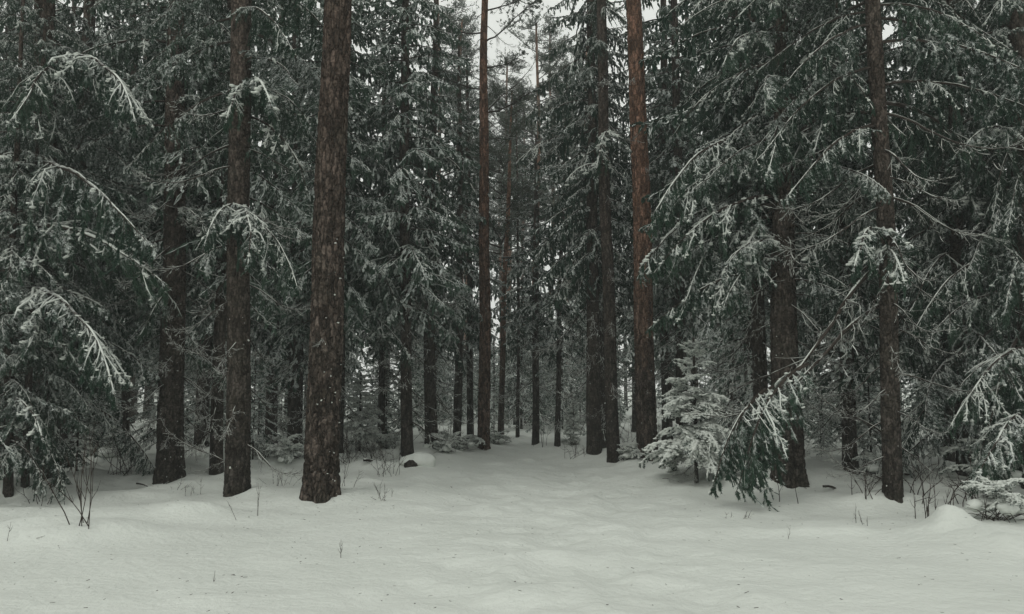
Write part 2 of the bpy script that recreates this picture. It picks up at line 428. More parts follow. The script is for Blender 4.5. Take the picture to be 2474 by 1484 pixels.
def bough(L, seed, hi, snow=1.0, hang=.6, el=(-5, -28, -20, 8), bare=.12, sp2=None, wide=.40, lush=1.0):
    rng = np.random.default_rng(seed)
    g = Geo(); sg = Geo()
    k = 15; t = np.linspace(0, 1, k)
    e = np.radians(np.interp(t, [0, .4, .8, 1], el)) + rng.normal(0, .05, k)
    h = np.cumsum(rng.normal(0, .045, k))
    st = L/(k-1)
    P = np.concatenate([[[0, 0, 0]], np.cumsum(dirv(h, e)[:-1]*st, 0)])
    r = np.interp(t, [0, 1], [.010+.007*L, .004])
    tubes(g, P, r, 4, 1)
    sp2 = sp2 or (.07 if hi else .115)
    n2 = max(4, int(L*(1-bare)/sp2))
    tt = []; sd = []
    for s in (-1, 1):
        x = np.linspace(bare, .985, n2) + rng.normal(0, .008, n2); tt.append(x); sd.append(np.full(n2, s))
    tt = np.clip(np.concatenate(tt), .02, .99); sd = np.concatenate(sd)
    keep = rng.random(len(tt)) < .93; tt = tt[keep]; sd = sd[keep]; n2 = len(tt)
    f = lambda arr: np.interp(tt, t, arr)
    B = np.stack([f(P[:, 0]), f(P[:, 1]), f(P[:, 2])], -1); hb = f(h); eb = f(e)
    Ls = min(wide*L, .95)
    l2 = Ls*np.minimum(1, .35+tt/.3)*(np.maximum(1-tt, 0)**.75*.95+.13)*(.28+.9*rng.random(n2)**1.3)*(1+.3*np.sin(tt*rng.uniform(9, 17)+rng.random()*6))
    a2 = hb + sd*np.radians(np.interp(tt, [0, 1], [70, 34])+rng.normal(0, 15, n2))
    e2 = eb - np.radians(rng.uniform(-10, 26, n2)) - hang*.7*rng.random(n2)
    ks = 5; u = np.linspace(0, 1, ks)
    ee = e2[:, None] - hang*np.radians(rng.uniform(5, 75, n2))[:, None]*u[None] + rng.normal(0, .12, (n2, ks))
    hh = a2[:, None] - sd[:, None]*np.radians(14)*u[None] + rng.normal(0, .16, (n2, ks))
    dd = dirv(hh, ee)*(l2/(ks-1))[:, None, None]
    S2 = np.concatenate([B[:, None], B[:, None]+np.cumsum(dd[:, :-1], 1)], 1)
    if hi: tubes(g, S2, np.interp(u, [0, 1], [.005, .002])[None]*np.ones((n2, 1)), 3, 1)
    # tertiary shoots
    sp3 = .048 if hi else .085
    cnt = np.maximum(1, (l2/sp3*lush).astype(int))
    idx = np.repeat(np.arange(n2), cnt)
    uu = rng.random(len(idx))*.95+.04
    fi = uu*(ks-1); i0 = np.minimum(fi.astype(int), ks-2); fr = (fi-i0)[:, None]
    B3 = S2[idx, i0]*(1-fr) + S2[idx, i0+1]*fr
    sg3 = np.where(rng.random(len(idx)) < .5, -1, 1)
    lat = rng.random(len(idx)) < .5            # half lie in the plane of the spray and carry snow, half hang below it
    h3 = hh[idx, i0] + sg3*np.radians(rng.uniform(35, 62, len(idx)))
    e3 = np.where(lat, ee[idx, i0]*.8 - np.radians(rng.uniform(0, 14, len(idx))),
                  ee[idx, i0]*(1-hang*.6) - np.minimum(hang, 1.1)*np.radians(rng.uniform(25, 88, len(idx))))
    l3 = (.045+.10*(1-uu)*np.sqrt(l2[idx]/.5)+ np.where(lat, 0, .16)*hang*rng.random(len(idx))**1.5)*rng.uniform(.7, 1.3, len(idx))*(1.0 if hi else 1.25)
    m3 = B3 + dirv(h3, e3)*(l3*.5)[:, None]
    q3 = m3 + dirv(h3, e3-hang*np.where(lat, .15, .4))*(l3*.5)[:, None]
    W = .032 if hi else .062
    if hi:
        shoots(g, B3, m3+(m3-B3)*.15, W, rng, True); shoots(g, m3, q3, W*.9, rng, True)
    else:
        shoots(g, B3, q3, W, rng, False)
    PP = S2[:, :-1].reshape(-1, 3); QQ = S2[:, 1:].reshape(-1, 3); QQ = QQ+(QQ-PP)*.25
    shoots(g, PP, QQ, W*1.05, rng, hi)
    j = t[:-1] > .45
    shoots(g, P[:-1][j], P[1:][j]+(P[1:][j]-P[:-1][j])*.2, W*1.1, rng, hi)
    # snow lying on the spray
    up = np.array([0, 0, 1.0])
    if snow > 0:
        env = lambda m, kk: .45+1.1*rng.random((m, kk))
        tf = np.linspace(.22, 1, 40); PF = np.stack([np.interp(tf, t, P[:, c]) for c in range(3)], -1)
        cov = np.clip((vnoise(tf*L*2.6, np.full(40, seed*1.7), None, 8)+.25+.35*snow)*1.5, 0, 1)
        rr = (.005+(.0065 if hi else .006)*snow)*(.5+1.0*rng.random(40))*cov*np.interp(tf, [.22, .5, .9, 1], [.5, 1, 1, .3])*np.clip(np.interp(tf, t, np.cos(e))*1.7-.5, .08, 1)
        rr = np.where(rr < .004, .0006, rr)
        tubes(sg, PF+up*(np.interp(tf, t, r)*.8+rr*.45)[:, None], rr, 5 if hi else 3, 0, .8)
        pat = vnoise(tt*L*3.2, sd*3.0+seed, None, 5)*.5+.5
        sel = rng.random(n2) < np.clip((.22+.5*snow)*(.35+1.3*pat), 0, 1)
        m = sel.sum()
        if m:
            taper = np.array([.7, 1.0, .95, .8, .35])[None]
            flat_ok = np.clip(np.cos(ee[sel])*1.6-.45, .08, 1)
            R = ((.0055+.006*snow) if hi else (.006+.006*snow))*env(m, ks)*taper*flat_ok*np.sqrt(l2[sel]/.4)[:, None].clip(.5, 1.2)
            tubes(sg, S2[sel]+up*(.006+R*.5)[..., None], R, 5 if hi else 3, 0, .8)
        s3 = lat & (rng.random(len(idx)) < np.where(sel[idx], .45+.4*snow, .12*snow)) & (np.abs(e3) < 1.1)
        m = s3.sum()
        if m:
            T3 = np.stack([B3[s3], m3[s3], (m3[s3]+q3[s3]*2)/3], 1)
            R = ((.006+.0065*snow) if hi else (.009+.010*snow))*env(m, 3)*np.array([.8, 1, .6])[None]*np.clip(np.cos(e3[s3])*1.2-.1, .2, 1)[:, None]
            tubes(sg, T3+up*(.005+R*.5)[..., None], R, 4 if hi else 3, 0, .75)
        # uneven pads resting on the side shoots
        if hi:
            c = np.concatenate([m3[s3], q3[s3]*.6+m3[s3]*.4, S2[sel][:, :4][ee[sel][:, :4] > -.85]]); q = rng.random(len(c)) < min(.8, .3+.3*snow)
            c = c[q]+rng.normal(0, .006, (q.sum(), 3))
            rr = rng.uniform(.009, .032, (len(c), 1))*(.65+.35*snow)*np.stack([rng.uniform(.8, 1.5, len(c)), rng.uniform(.8, 1.5, len(c)), rng.uniform(.3, .55, len(c))], 1)
            blobs(sg, c+up*.010, rr, 0, rng, 1, 6, 4, .3)
    return g.pack(), sg.pack(), P[-1]

def dead_branch(L, seed, sides=4, snow=True, sag=1.0):
    """thin leafless spruce branch: sags away from the trunk then lifts at the tip, with fine side twigs"""
    rng = np.random.default_rng(seed)
    g = Geo(); sg = Geo(); k = 14; t = np.linspace(0, 1, k)
    e = np.radians(np.interp(t, [0, .35, .7, 1], [-18*sag, -38*sag, -6, 34])+rng.normal(0, 3, k))
    h = np.cumsum(rng.normal(0, .07, k))
    P = np.concatenate([[[0, 0, 0]], np.cumsum(dirv(h, e)[:-1]*L/(k-1), 0)])
    r = np.interp(t, [0, 1], [.006+.0075*L, .0025])
    tubes(g, P, r, 5, 0)
    def sub(P, hh, ee, L0, n, depth):
        m = n; tt = rng.uniform(.12, .98, m); sd = np.where(rng.random(m) < .5, -1, 1)
        B = np.stack([np.interp(tt, np.linspace(0, 1, len(P)), P[:, c]) for c in range(3)], -1)
        i0 = (tt*(len(P)-1)).astype(int)
        h2 = hh[i0] + sd*np.radians(rng.uniform(25, 70, m)); e2 = ee[i0] + np.radians(rng.uniform(-45, 25, m))
        l2 = L0*rng.uniform(.35, 1.0, m)*(1.1-tt*.6)
        u = np.linspace(0, 1, 5)
        E = e2[:, None] + np.radians(rng.uniform(-15, 45, m))[:, None]*u; H = h2[:, None] - sd[:, None]*.35*u + rng.normal(0, .12, (m, 5))
        d = dirv(H, E)*(l2/4)[:, None, None]
        S_ = np.concatenate([B[:, None], B[:, None]+np.cumsum(d[:, :-1], 1)], 1)
        tubes(g, S_, np.interp(u, [0, 1], [.0034, .0014])[None]*np.ones((m, 1))*(1.0 if depth == 0 else .7), 3, 0)
        if snow:
            R = rng.uniform(.001, .0065, (m, 5))*np.array([1, 1, .9, .8, .4])
            q = rng.random(m) < .45
            tubes(sg, (S_+np.array([0, 0, .006]))[q], R[q], 3, 0)
        if depth == 0:
            for i in range(m): sub(S_[i], H[i], E[i], l2[i]*.5, 5, 1)
    sub(P, h, e, .36*min(L, 1.8), int(13*L)+6, 0)
    if snow: tubes(sg, P+np.array([0, 0, 1.0])*r[:, None]*.8, rng.uniform(.1, 1.1, k)*(r*.5+.002), 4, 0)
    return g.pack(), sg.pack(), P[-1]

LIB = {}
def lib(kind, seed):
    """shared bough meshes: (needle mesh, snow mesh, chord end)"""
    key = (kind, seed)
    if key in LIB: return LIB[key]
    if kind == 'heavy_long': a = bough(3.0, seed, True, .85, .8, (6, -20, -38, -40), lush=1.3, wide=.3)
    elif kind == 'heavy_mid': a = bough(2.0, seed, True, .9, .8, (4, -22, -42, -46), lush=1.3, wide=.32)
    elif kind == 'heavy_short': a = bough(1.2, seed, True, 1.05, .65, (12, -18, -40, -46), .08, lush=1.3)
    elif kind == 'light_long': a = bough(2.9, seed, True, .5, 1.05, (0, -26, -36, -20), lush=1.35)
    elif kind == 'light_mid': a = bough(2.0, seed, True, .5, 1.0, (0, -28, -40, -22), lush=1.35)
    elif kind == 'hang': a = bough(1.5, seed, True, .45, .75, (-5, -40, -58, -50), .1, lush=1.35, wide=.5)
    elif kind == 'young': a = bough(1.0, seed, True, 2.5, .2, (22, 0, -24, -32), .1, .07, .46, 1.5)
    elif kind == 'dead': a = dead_branch(1.7, seed)
    elif kind == 'dead_long': a = dead_branch(2.8, seed, sag=.8)
    g, sg, end = a
    if kind.startswith('dead'): m1 = g.mesh('dead_branch', [M_wood], True)
    else: m1 = g.mesh('bough', [M_needle, M_wood])
    m2 = sg.mesh('snow', [M_snow], True) if sg.n else None
    LIB[key] = (m1, m2, end, g, sg); return LIB[key]

def put_bough(root, base, kind, seed, az, tilt, L, name=None, roll=0.0):
    """hang a shared bough on root at local base, heading az, tilted up by tilt (radians), length L"""
    m1, m2, end, _, _ = lib(kind, seed)
    s = L/np.linalg.norm(end)
    M = Matrix.Translation(Vector(base)) @ Matrix.Rotation(az, 4, 'Z') @ Matrix.Rotation(-tilt, 4, 'Y') @ Matrix.Rotation(roll, 4, 'X') @ Matrix.Scale(s, 4)
    o = obj(name or ('dead_branch' if kind.startswith('dead') else 'bough'), m1, root, M)
    if m2 is not None: obj('snow', m2, o)
    return o
def aim_bough(root, p0, p1, kind, seed, roll=0.0):
    """same, from world point p0 to world point p1"""
    m1, m2, end, _, _ = lib(kind, seed)
    d = np.asarray(p1)-np.asarray(p0); L = np.linalg.norm(d)
    ea = math.atan2(end[1], end[0]); ee = math.asin(end[2]/np.linalg.norm(end))
    az = math.atan2(d[1], d[0])-ea; tilt = math.asin(d[2]/L)-ee
    return put_bough(root, np.asarray(p0)-np.array(root.location), kind, seed, az, tilt, L, roll=roll)

# ------------------------------------------------------------------ whole crowns, shared by the trees farther off
def crown(H, hb, Lmax, seed, per_m=9, snow=.8, hang=.7, dead_to=None, tips=False, frost=False, lens=(1.0, 1.7, 2.4)):
    rng = np.random.default_rng(seed)
    protos = []
    for i, l in enumerate(lens):
        for s in range(2): protos.append((l, bough(l, seed*100+i*10+s, False, snow, hang, (4, -22, -26, 0))))
    dp = [dead_branch(1.3, seed*7+s, snow=True) for s in range(2)]
    g = Geo(); sg = Geo()
    z = hb; az = rng.random()*6.28
    while z < H-.2:
        f = (z-hb)/(H-hb)
        L = Lmax*min(1, .55+(z-hb)/2.5)*(1-f)**.75*rng.uniform(.72, 1.1)+.18
        tilt = math.radians(-14+34*f+rng.normal(0, 6))
        l, (a, b, e) = min(protos, key=lambda q: abs(q[0]-L)+rng.random()*.25)
        R = (Matrix.Rotation(az, 3, 'Z') @ Matrix.Rotation(-tilt, 3, 'Y') @ Matrix.Rotation(rng.normal(0, .2), 3, 'X'))
        R = np.array(R)
        g.merge(a, R, (0, 0, z), L/l); sg.merge(b, R, (0, 0, z), L/l)
        az += 2.4+rng.normal(0, .3); z += (1/per_m)*rng.uniform(.6, 1.4)*(1 if z < 11 else 2.4 if z < 15 else 3.4)
    if dead_to is not None:
        z = dead_to
        while z < hb+.8:
            a, b, e = dp[rng.integers(2)]
            R = np.array(Matrix.Rotation(rng.random()*6.28, 3, 'Z') @ Matrix.Rotation(rng.normal(.1, .2), 3, 'Y'))
            s = rng.uniform(.5, 1.1)
            a.pack(); ga = Geo(); ga.V = a.V; ga.n = a.n; ga.F = [(F, 1) for F, m in a.F]
            g.merge(ga, R, (0, 0, z), s); sg.merge(b, R, (0, 0, z), s)
            z += rng.uniform(.08, .3)
    return g.mesh('crown', [M_frost if frost else M_needle, M_wood]), sg.mesh('snow', [M_snow])

VAR = {}
VDEF = {   # H, hb, Lmax, seed, kwargs
 'tall':   (22, 4.2, 2.1, 1, dict(dead_to=1.0, hang=.9, snow=.85)),
 'tall2':  (21, 3.2, 2.0, 2, dict(dead_to=.8, hang=.85, snow=.95, frost=True)),
 'high':   (24, 7.0, 2.3, 3, dict(dead_to=2.0, hang=.95, snow=.7)),
 'full':   (17, 1.9, 1.9, 4, dict(dead_to=.5, hang=.6, snow=.95, per_m=9, frost=True)),
 'frosty': (19, 2.6, 1.8, 5, dict(dead_to=.8, hang=.6, snow=1.1, frost=True)),
 'pole':   (11, 2.6, 1.35, 8, dict(dead_to=.8, hang=.75, snow=.9, frost=True, lens=(.8, 1.2, 1.6))),
 'pole2':  (12.5, 4.0, 1.3, 9, dict(dead_to=1.2, hang=.8, snow=.6, lens=(.8, 1.2, 1.6))),
 'young':  (8, .8, 1.35, 6, dict(hang=.4, snow=1.2, per_m=12, frost=True, lens=(.7, 1.1, 1.5))),
 'sapling': (3.2, .25, .85, 7, dict(hang=.2, snow=1.5, per_m=16, frost=True, lens=(.4, .65, .9))),
}
def var(k):
    if k not in VAR:
        H, hb, Lm, sd, kw = VDEF[k]; VAR[k] = (crown(H, hb, Lm, sd, **kw), H, hb)
    return VAR[k]

def add_crown(root, key, H=None, rz=0.0, lean=(0, 0), sxy=1.0):
    (cm, sm), H0, hb = var(key)
    s = (H or H0)/H0
    M = Matrix(((sxy, 0, lean[0], 0), (0, sxy, lean[1], 0), (0, 0, s, 0), (0, 0, 0, 1))) @ Matrix.Rotation(rz, 4, 'Z')
    c = obj('crown', cm, root, M); obj('snow', sm, c); return c

# ------------------------------------------------------------------ hand-placed trees
RNG = np.random.default_rng(77)
TREES = {}
def tree(key, name, label, base, wbase, top, wtop, mat, detail=1, H=21, crown_key=None, cz=None, kind='spruce', group=None, Y=None, rz=None, crown_s=1.0):
    """base, top = picture positions (px,py) of the stem's foot and of a point higher up; widths in the same pixels"""
    if Y is None: p = ground(*base)
    else:
        q = at(base[0], base[1], Y); p = q.copy(); p[2] = float(height(p[0], p[1]))
        # follow the stem down to the ground under it
    q = at(top[0], top[1], p[1])
    dz = q[2]-p[2]; lean = ((q[0]-p[0])/dz, 0.0)
    d = p[1]
    r0 = wbase/FPX*d/2*.92; rt = wtop/FPX*(d+.1*dz)/2
    r1 = r0+(rt-r0)*6/dz
    r1 = max(r1, r0*.45)
    me, axis = trunk_mesh(H, r0, r1, lean, len(TREES)*3+5, detail, mat, bend=.03+.03*RNG.random(), kind=kind)
    root = thing(name, label, 'tree', tuple(p), group)
    obj('trunk', me, root)
    if crown_key: add_crown(root, crown_key, cz or (H if H < 14 else None), RNG.random()*6.28 if rz is None else rz, lean, crown_s)
    TREES[key] = (root, axis, p, d)
    return root

def grow(key, z0, z1, per_m, kinds, L, azc=None, azw=math.pi, tilt=-8, bare=None):
    root, axis, p, d = TREES[key]
    z = z0; az = RNG.random()*6.28
    while z < z1:
        a = az if azc is None else azc+(RNG.random()*2-1)*azw
        x, y, r = axis(z)
        if bare is not None and math.cos(a-bare[0]) > math.cos(bare[1]): a += (1 if math.sin(a-bare[0]) > 0 else -1)*bare[1]*1.1
        kd = kinds[RNG.integers(len(kinds))]
        f = (z-z0)/max(z1-z0, .1)
        l = (L[0]+(L[1]-L[0])*f)*RNG.uniform(.75, 1.15)
        put_bough(root, (x+r*.7*math.cos(a), y+r*.7*math.sin(a), z), kd, int(RNG.integers(3)), a, math.radians(tilt+RNG.normal(0, 8)), l, roll=RNG.normal(0, .25))
        az += 2.4+RNG.normal(0, .35); z += RNG.uniform(.6, 1.4)/(per_m if z < 8.5 else min(per_m, 2))

def snow_bits(key, n, z0, z1, azc, spread, seed):
    """small clots of snow stuck to the bark"""
    root, axis, p, d = TREES[key]; rng = np.random.default_rng(seed)
    n = int(n*.38); z = z0+(z1-z0)*rng.random(n)**1.6; a = azc+rng.normal(0, spread, n)
    x, y, r = axis(z)
    C = np.stack([x+r*np.cos(a), y+r*np.sin(a), z], -1)
    R = (.003+.010*rng.random((n, 1))**2)*np.stack([rng.uniform(.6, 1.6, n), rng.uniform(.6, 1.6, n), rng.uniform(.5, 1.8, n)], 1)*np.array([[1.1, 1.1, .8]])
    g = Geo(); blobs(g, C, R, 0, rng, 1, 6, 5, .4)
    o = obj('snow', g.mesh('snow', [M_snow], True), root); o['kind'] = 'stuff'

SP, PN = 'spruce', 'pine'
# foreground stems, left to right
tree('A', 'pine_tree', 'thick red-brown pine trunk nearest the path on its left, with plated bark and snow specks', (775, 1207), 88, (799, 0), 62, M_bark_pine, 2, 20, None, kind=PN)
tree('B', 'spruce_tree', 'smooth dark spruce just left of the thick pine, snow-capped bough hanging across its trunk', (572, 1200), 62, (594, 300), 48, M_bark_spruce, 2, 21)
tree('C', 'spruce_tree', 'stout rough-barked spruce second left of the thick pine, its trunk veiled by fine frosted twigs', (410, 1158), 66, (427, 250), 42, M_bark_spruce, 2, 21, kind=PN)
tree('D', 'spruce_tree', 'slimmer dark spruce half hidden just behind the smooth left trunk', (520, 1150), 34, (537, 400), 24, M_bark_spruce, 1, 20, 'tall2')
tree('R1', 'pine_tree', 'big pine right of the path whose bark turns orange halfway up', (1562, 1107), 52, (1524, 0), 36, M_bark_orange, 2, 20, None, kind=PN)
tree('R2', 'spruce_tree', 'slender dark spruce on the path edge just left of the orange pine', (1482, 1115), 34, (1462, 0), 22, M_bark_spruce, 2, 21)
tree('R3', 'spruce_tree', 'dark spruce with a forked double foot, right of the path beside the slender spruce', (1436, 1097), 40, (1425, 380), 22, M_bark_spruce, 1, 21, 'tall', crown_s=.8)
tree('R4', 'spruce_tree', 'massive fluted trunk with deep grooved bark behind the low sweeping bough on the right', (1905, 1167), 80, (1900, 450), 46, M_bark_spruce, 2, 22, kind=PN)
tree('R5', 'spruce_tree', 'dark bare spruce trunk at right with curved dead branches arching off its left side', (2157, 1207), 47, (2105, 0), 34, M_bark_spruce, 2, 21)
tree('M', 'pine_tree', 'slim reddish pine standing alone in the middle where the path runs out', (1168, 1090), 31, (1178, 0), 18, M_bark_red, 2, 17, None, kind=PN)

# stems of the middle distance
mid = [
 ('m1', 'dark spruce stem with short dead twigs behind the snow-capped stump', (983, 1102), 32, (984, 100), 20, 'tall2', 1.0),
 ('m2', 'thick spruce stem under snow boughs, between the snow-capped stump and the lone reddish pine', (1041, 1087), 34, (1044, 700), 26, 'pole2', 1.0),
 ('m3', 'straight spruce stem rising from snowy bushes left of the lone reddish pine', (1104, 1077), 22, (1106, 700), 17, 'pole', 1.0),
 ('m4', 'thin spruce stem just left of the lone reddish pine', (1135, 1068), 18, (1134, 700), 14, 'pole', .9),
 ('m5', 'thin spruce stem far back between the thick pine and the stump', (922, 1070), 20, (922, 700), 15, 'frosty', 1.0),
 ('m6', 'slim dark stem showing just past the right edge of the thick pine', (822, 1100), 16, (824, 760), 13, 'tall', .9),
 ('m7', 'broad dark stem in the shade between the smooth left trunk and the thick pine', (712, 1088), 40, (714, 760), 30, 'full', 1.0),
 ('m8', 'slender spruce stem right of the lone pine, snow-lined twigs down its length', (1294, 1076), 19, (1290, 400), 12, 'pole2', 1.0),
 ('m9', 'thin slightly leaning stem at the far right side of the path end', (1347, 1078), 15, (1352, 800), 11, 'pole', .9),
 ('m10', 'reddish-topped thin pine just right of the lone pine and farther off', (1210, 1063), 17, (1222, 560), 10, None, .9),
 ('m11', 'thinnest stem at the far end of the path', (1250, 1060), 10, (1250, 900), 8, 'pole', .8),
 ('m12', 'brown trunk showing behind the small snowy spruce, right of the orange pine', (1613, 1075), 28, (1600, 0), 16, 'high', 1.0),
 ('m13', 'spruce stem standing back between the massive trunk and the dark bare one', (2050, 1117), 30, (2040, 600), 20, 'tall2', 1.0),
 ('m14', 'dark stem behind the drooping twigs at the right edge of the wood', (2292, 1112), 26, (2270, 400), 18, 'full', 1.0),
 ('m15', 'faint stem left of the massive grooved trunk, behind hanging foliage', (1766, 1075), 16, (1760, 600), 12, 'tall', 1.0),
 ('m16', 'dark stem hidden in foliage beside the rough-barked left spruce', (300, 1085), 22, (310, 300), 16, 'frosty', 1.0),
]
for k, lb, b, wb, t_, wt, ck, cs in mid:
    tree(k, 'pine_tree' if k == 'm10' else 'spruce_tree', lb, b, wb, t_, wt, M_bark_orange if k == 'm10' else M_bark_spruce, 1, 9.3 if k == 'm8' else 11 if k == 'm10' else VDEF[ck][0] if ck in ('pole', 'pole2') else 19+3*RNG.random(), ck, crown_s=cs, kind=PN)

# big trees at both picture edges, feet behind brush
tree('L1', 'spruce_tree', 'dark tall trunk near the left edge, hidden by sweeping snow-lined boughs', (118, 1160), 58, (118, 100), 46, M_bark_spruce, 1, 21)
tree('L2', 'young_spruce', 'thin young spruce stem at the far left edge, foremost of the pair there', (18, 1205), 24, (30, 700), 16, M_bark_spruce, 1, 9)
tree('L3', 'young_spruce', 'thin young spruce stem at the left edge, right-hand one of the pair', (62, 1190), 20, (78, 700), 13, M_bark_spruce, 1, 8)
tree('E1', 'spruce_tree', 'big dark trunk at the right edge, seen only high up above the brush', (2490, 1180), 54, (2450, 0), 44, M_bark_spruce, 1, 21)
tree('E2', 'spruce_tree', 'dark spruce with shaggy hanging boughs between the bare right trunk and the edge', (2330, 1150), 36, (2300, 100), 30, M_bark_spruce, 1, 21)

pi = math.pi
# foliage on the foreground trees
grow('A', 9.5, 19, 3, ['light_mid'], (1.8, 1.0))
grow('A', 2.2, 8.5, .5, ['dead'], (.35, .5))
grow('B', 5.9, 20, 7, ['light_long', 'light_mid'], (2.1, .8), bare=(-pi/2-.45, 1.0))
grow('B', .5, 6.0, 2.8, ['dead', 'dead_long'], (1.0, 1.5))
grow('C', 6.0, 20, 6, ['light_long', 'light_mid', 'heavy_mid'], (2.0, .8), bare=(-pi/2, .8))
grow('C', .6, 4.8, 6, ['dead', 'dead_long'], (.9, 1.5))
grow('C', 2.2, 4.6, 2, ['light_mid', 'heavy_short'], (1.0, 1.5))
grow('R1', 11, 19, 3, ['light_mid'], (1.8, 1.0))
grow('R1', 1.5, 9, .8, ['dead'], (.35, .6))
grow('R2', 9.0, 20, 5.5, ['light_mid', 'heavy_mid'], (1.2, .6), bare=(0, .9))
grow('R2', .8, 9, 2.0, ['dead'], (.6, 1.1))
grow('R4', 4.4, 20, 7, ['light_long', 'heavy_mid', 'heavy_long'], (2.4, .8))
grow('R4', .8, 4.6, 4, ['dead', 'dead_long'], (.8, 1.6))
grow('R4', 3.3, 5.6, 5, ['heavy_long', 'heavy_mid', 'light_long'], (2.0, 2.3), pi*1.1, .8)
grow('R4', 2.6, 4.6, 4, ['light_mid', 'heavy_mid'], (1.2, 1.8), .2, 1.2)
grow('R5', 5.4, 20, 7.5, ['light_long', 'light_mid'], (2.6, .8), bare=(-pi/2, 1.0))
grow('R5', .6, 5.8, 5, ['dead', 'dead_long'], (1.0, 1.9))
grow('M', 4.5, 13, 2.6, ['dead'], (.8, 1.1))
grow('L1', 1.2, 20, 8, ['light_long', 'heavy_long', 'light_mid', 'light_long'], (2.2, .8))
grow('L2', .7, 8.6, 10, ['heavy_mid', 'heavy_short', 'light_mid'], (1.5, .5))
grow('L3', .8, 7.6, 10, ['heavy_mid', 'heavy_short', 'light_mid'], (1.3, .5))
grow('E1', 1.2, 20, 8, ['light_long', 'heavy_long', 'light_mid', 'light_long'], (2.4, .8))
grow('E2', 1.5, 20, 8, ['light_long', 'light_mid'], (2.1, .8))
for k, n, zz, a, s in (('A', 150, 3.6, -.75, .55), ('B', 25, 3, -1.4, .8), ('C', 60, 2.2, -.9, .6), ('R1', 60, 4, -1.5, .9), ('M', 50, 4, -1.5, .9), ('R4', 60, 3, -2.6, .5), ('R5', 25, 3, -1.6, .7), ('R2', 20, 3, -1.5, .8)):
    snow_bits(k, n, .02, zz, a, s, hash(k) % 7+3 if False else ord(k[0])+n)

# named boughs the picture shows, each from its trunk to its tip
def hero(key, a, ya, b, yb, kind, seed, roll=0.0):
    root, axis, p, d = TREES[key]
    aim_bough(root, at(a[0], a[1], ya), at(b[0], b[1], yb), kind, seed, roll)
hero('B', (590, 215), 12.3, (545, 300), 11.2, 'heavy_short', 1)
hero('B', (590, 215), 12.3, (655, 262), 10.9, 'heavy_short', 2)
hero('B', (596, 215), 12.3, (748, 300), 11.9, 'heavy_mid', 0)
hero('B', (600, 280), 12.3, (745, 480), 11.9, 'heavy_mid', 1)
hero('B', (580, 495), 12.3, (490, 600), 10.9, 'heavy_mid', 2)
hero('B', (580, 505), 12.3, (600, 640), 10.7, 'heavy_mid', 1)
hero('B', (585, 520), 12.3, (720, 700), 11.3, 'heavy_long', 0)
hero('B', (560, 350), 12.4, (330, 415), 12.6, 'dead_long', 0)
hero('B', (608, 515), 12.4, (740, 572), 12.0, 'dead', 0)
hero('B', (555, 880), 12.4, (400, 800), 12.0, 'dead_long', 1)
hero('B', (548, 1120), 12.4, (385, 1000), 12.1, 'dead_long', 2)
hero('R4', (1880, 330), 14.0, (1575, 520), 12.2, 'heavy_long', 0)
hero('R4', (1880, 400), 14.0, (1560, 560), 12.4, 'heavy_long', 1)
hero('R4', (1880, 480), 14.0, (1545, 650), 12.4, 'heavy_long', 2)
hero('R4', (1880, 480), 14.0, (1650, 740), 12.6, 'heavy_long', 0)
hero('R4', (1890, 300), 14.0, (1925, 345), 12.4, 'heavy_short', 0)
hero('R4', (1890, 590), 14.0, (1975, 640), 12.4, 'heavy_short', 1)
hero('R4', (1890, 560), 14.0, (1790, 640), 12.3, 'heavy_short', 2)
hero('R5', (2110, 560), 12.1, (2060, 660), 10.9, 'heavy_short', 1)
hero('R5', (2130, 600), 12.1, (2185, 690), 10.9, 'heavy_short', 0)
hero('R5', (2105, 235), 12.2, (1900, 320), 12.0, 'dead_long', 0)
hero('R5', (2110, 400), 12.2, (1850, 500), 12.0, 'dead_long', 1)
hero('R5', (2112, 430), 12.2, (1950, 520), 12.0, 'dead', 1)
hero('R5', (2120, 640), 12.2, (1700, 1010), 11.5, 'dead_long', 2)
hero('R5', (2120, 740), 12.2, (1680, 1000), 11.4, 'dead_long', 1)
hero('R5', (1950, 880), 11.7, (1780, 1190), 11.2, 'hang', 1)
hero('R5', (1880, 930), 11.7, (1720, 1180), 11.2, 'hang', 2)
hero('R5', (1930, 900), 11.7, (1830, 1150), 11.4, 'hang', 0)
hero('R5', (1850, 940), 11.6, (1755, 1150), 11.3, 'hang', 2)
hero('R5', (1900, 920), 11.7, (1800, 1175), 11.5, 'hang', 1)

hero('R5', (2130, 1045), 12.2, (1950, 900), 11.8, 'dead_long', 0)
hero('R5', (2135, 1160), 12.2, (1990, 1080), 11.9, 'dead_long', 1)
hero('L1', (130, 150), 12.6, (330, 300), 10.6, 'heavy_long', 1)
hero('L1', (60, 400), 12.8, (375, 600), 10.6, 'light_long', 2)
hero('L1', (60, 560), 12.8, (300, 720), 10.9, 'heavy_mid', 2, .5)
hero('L1', (40, 700), 12.6, (280, 960), 10.6, 'heavy_long', 1)
hero('L1', (130, 170), 12.6, (20, 300), 10.6, 'light_long', 1)
hero('E1', (2490, 840), 12.6, (2290, 1040), 11.4, 'heavy_long', 1)
hero('E1', (2500, 1000), 12.4, (2350, 1170), 10.8, 'heavy_mid', 1)
hero('E1', (2470, 330), 12.6, (2320, 370), 11.4, 'heavy_mid', 2)
hero('E2', (2320, 480), 14, (2360, 520), 12.6, 'heavy_short', 2)
hero('m1', (983, 480), 19.8, (940, 560), 18.6, 'heavy_short', 0)
hero('m1', (985, 540), 19.8, (1070, 700), 18.8, 'heavy_mid', 1)
hero('m1', (985, 350), 19.8, (1150, 470), 19.2, 'heavy_mid', 0)
hero('m1', (983, 500), 19.8, (820, 640), 19.2, 'heavy_mid', 2)
hero('m1', (983, 640), 19.8, (830, 700), 18.4, 'heavy_mid', 2)
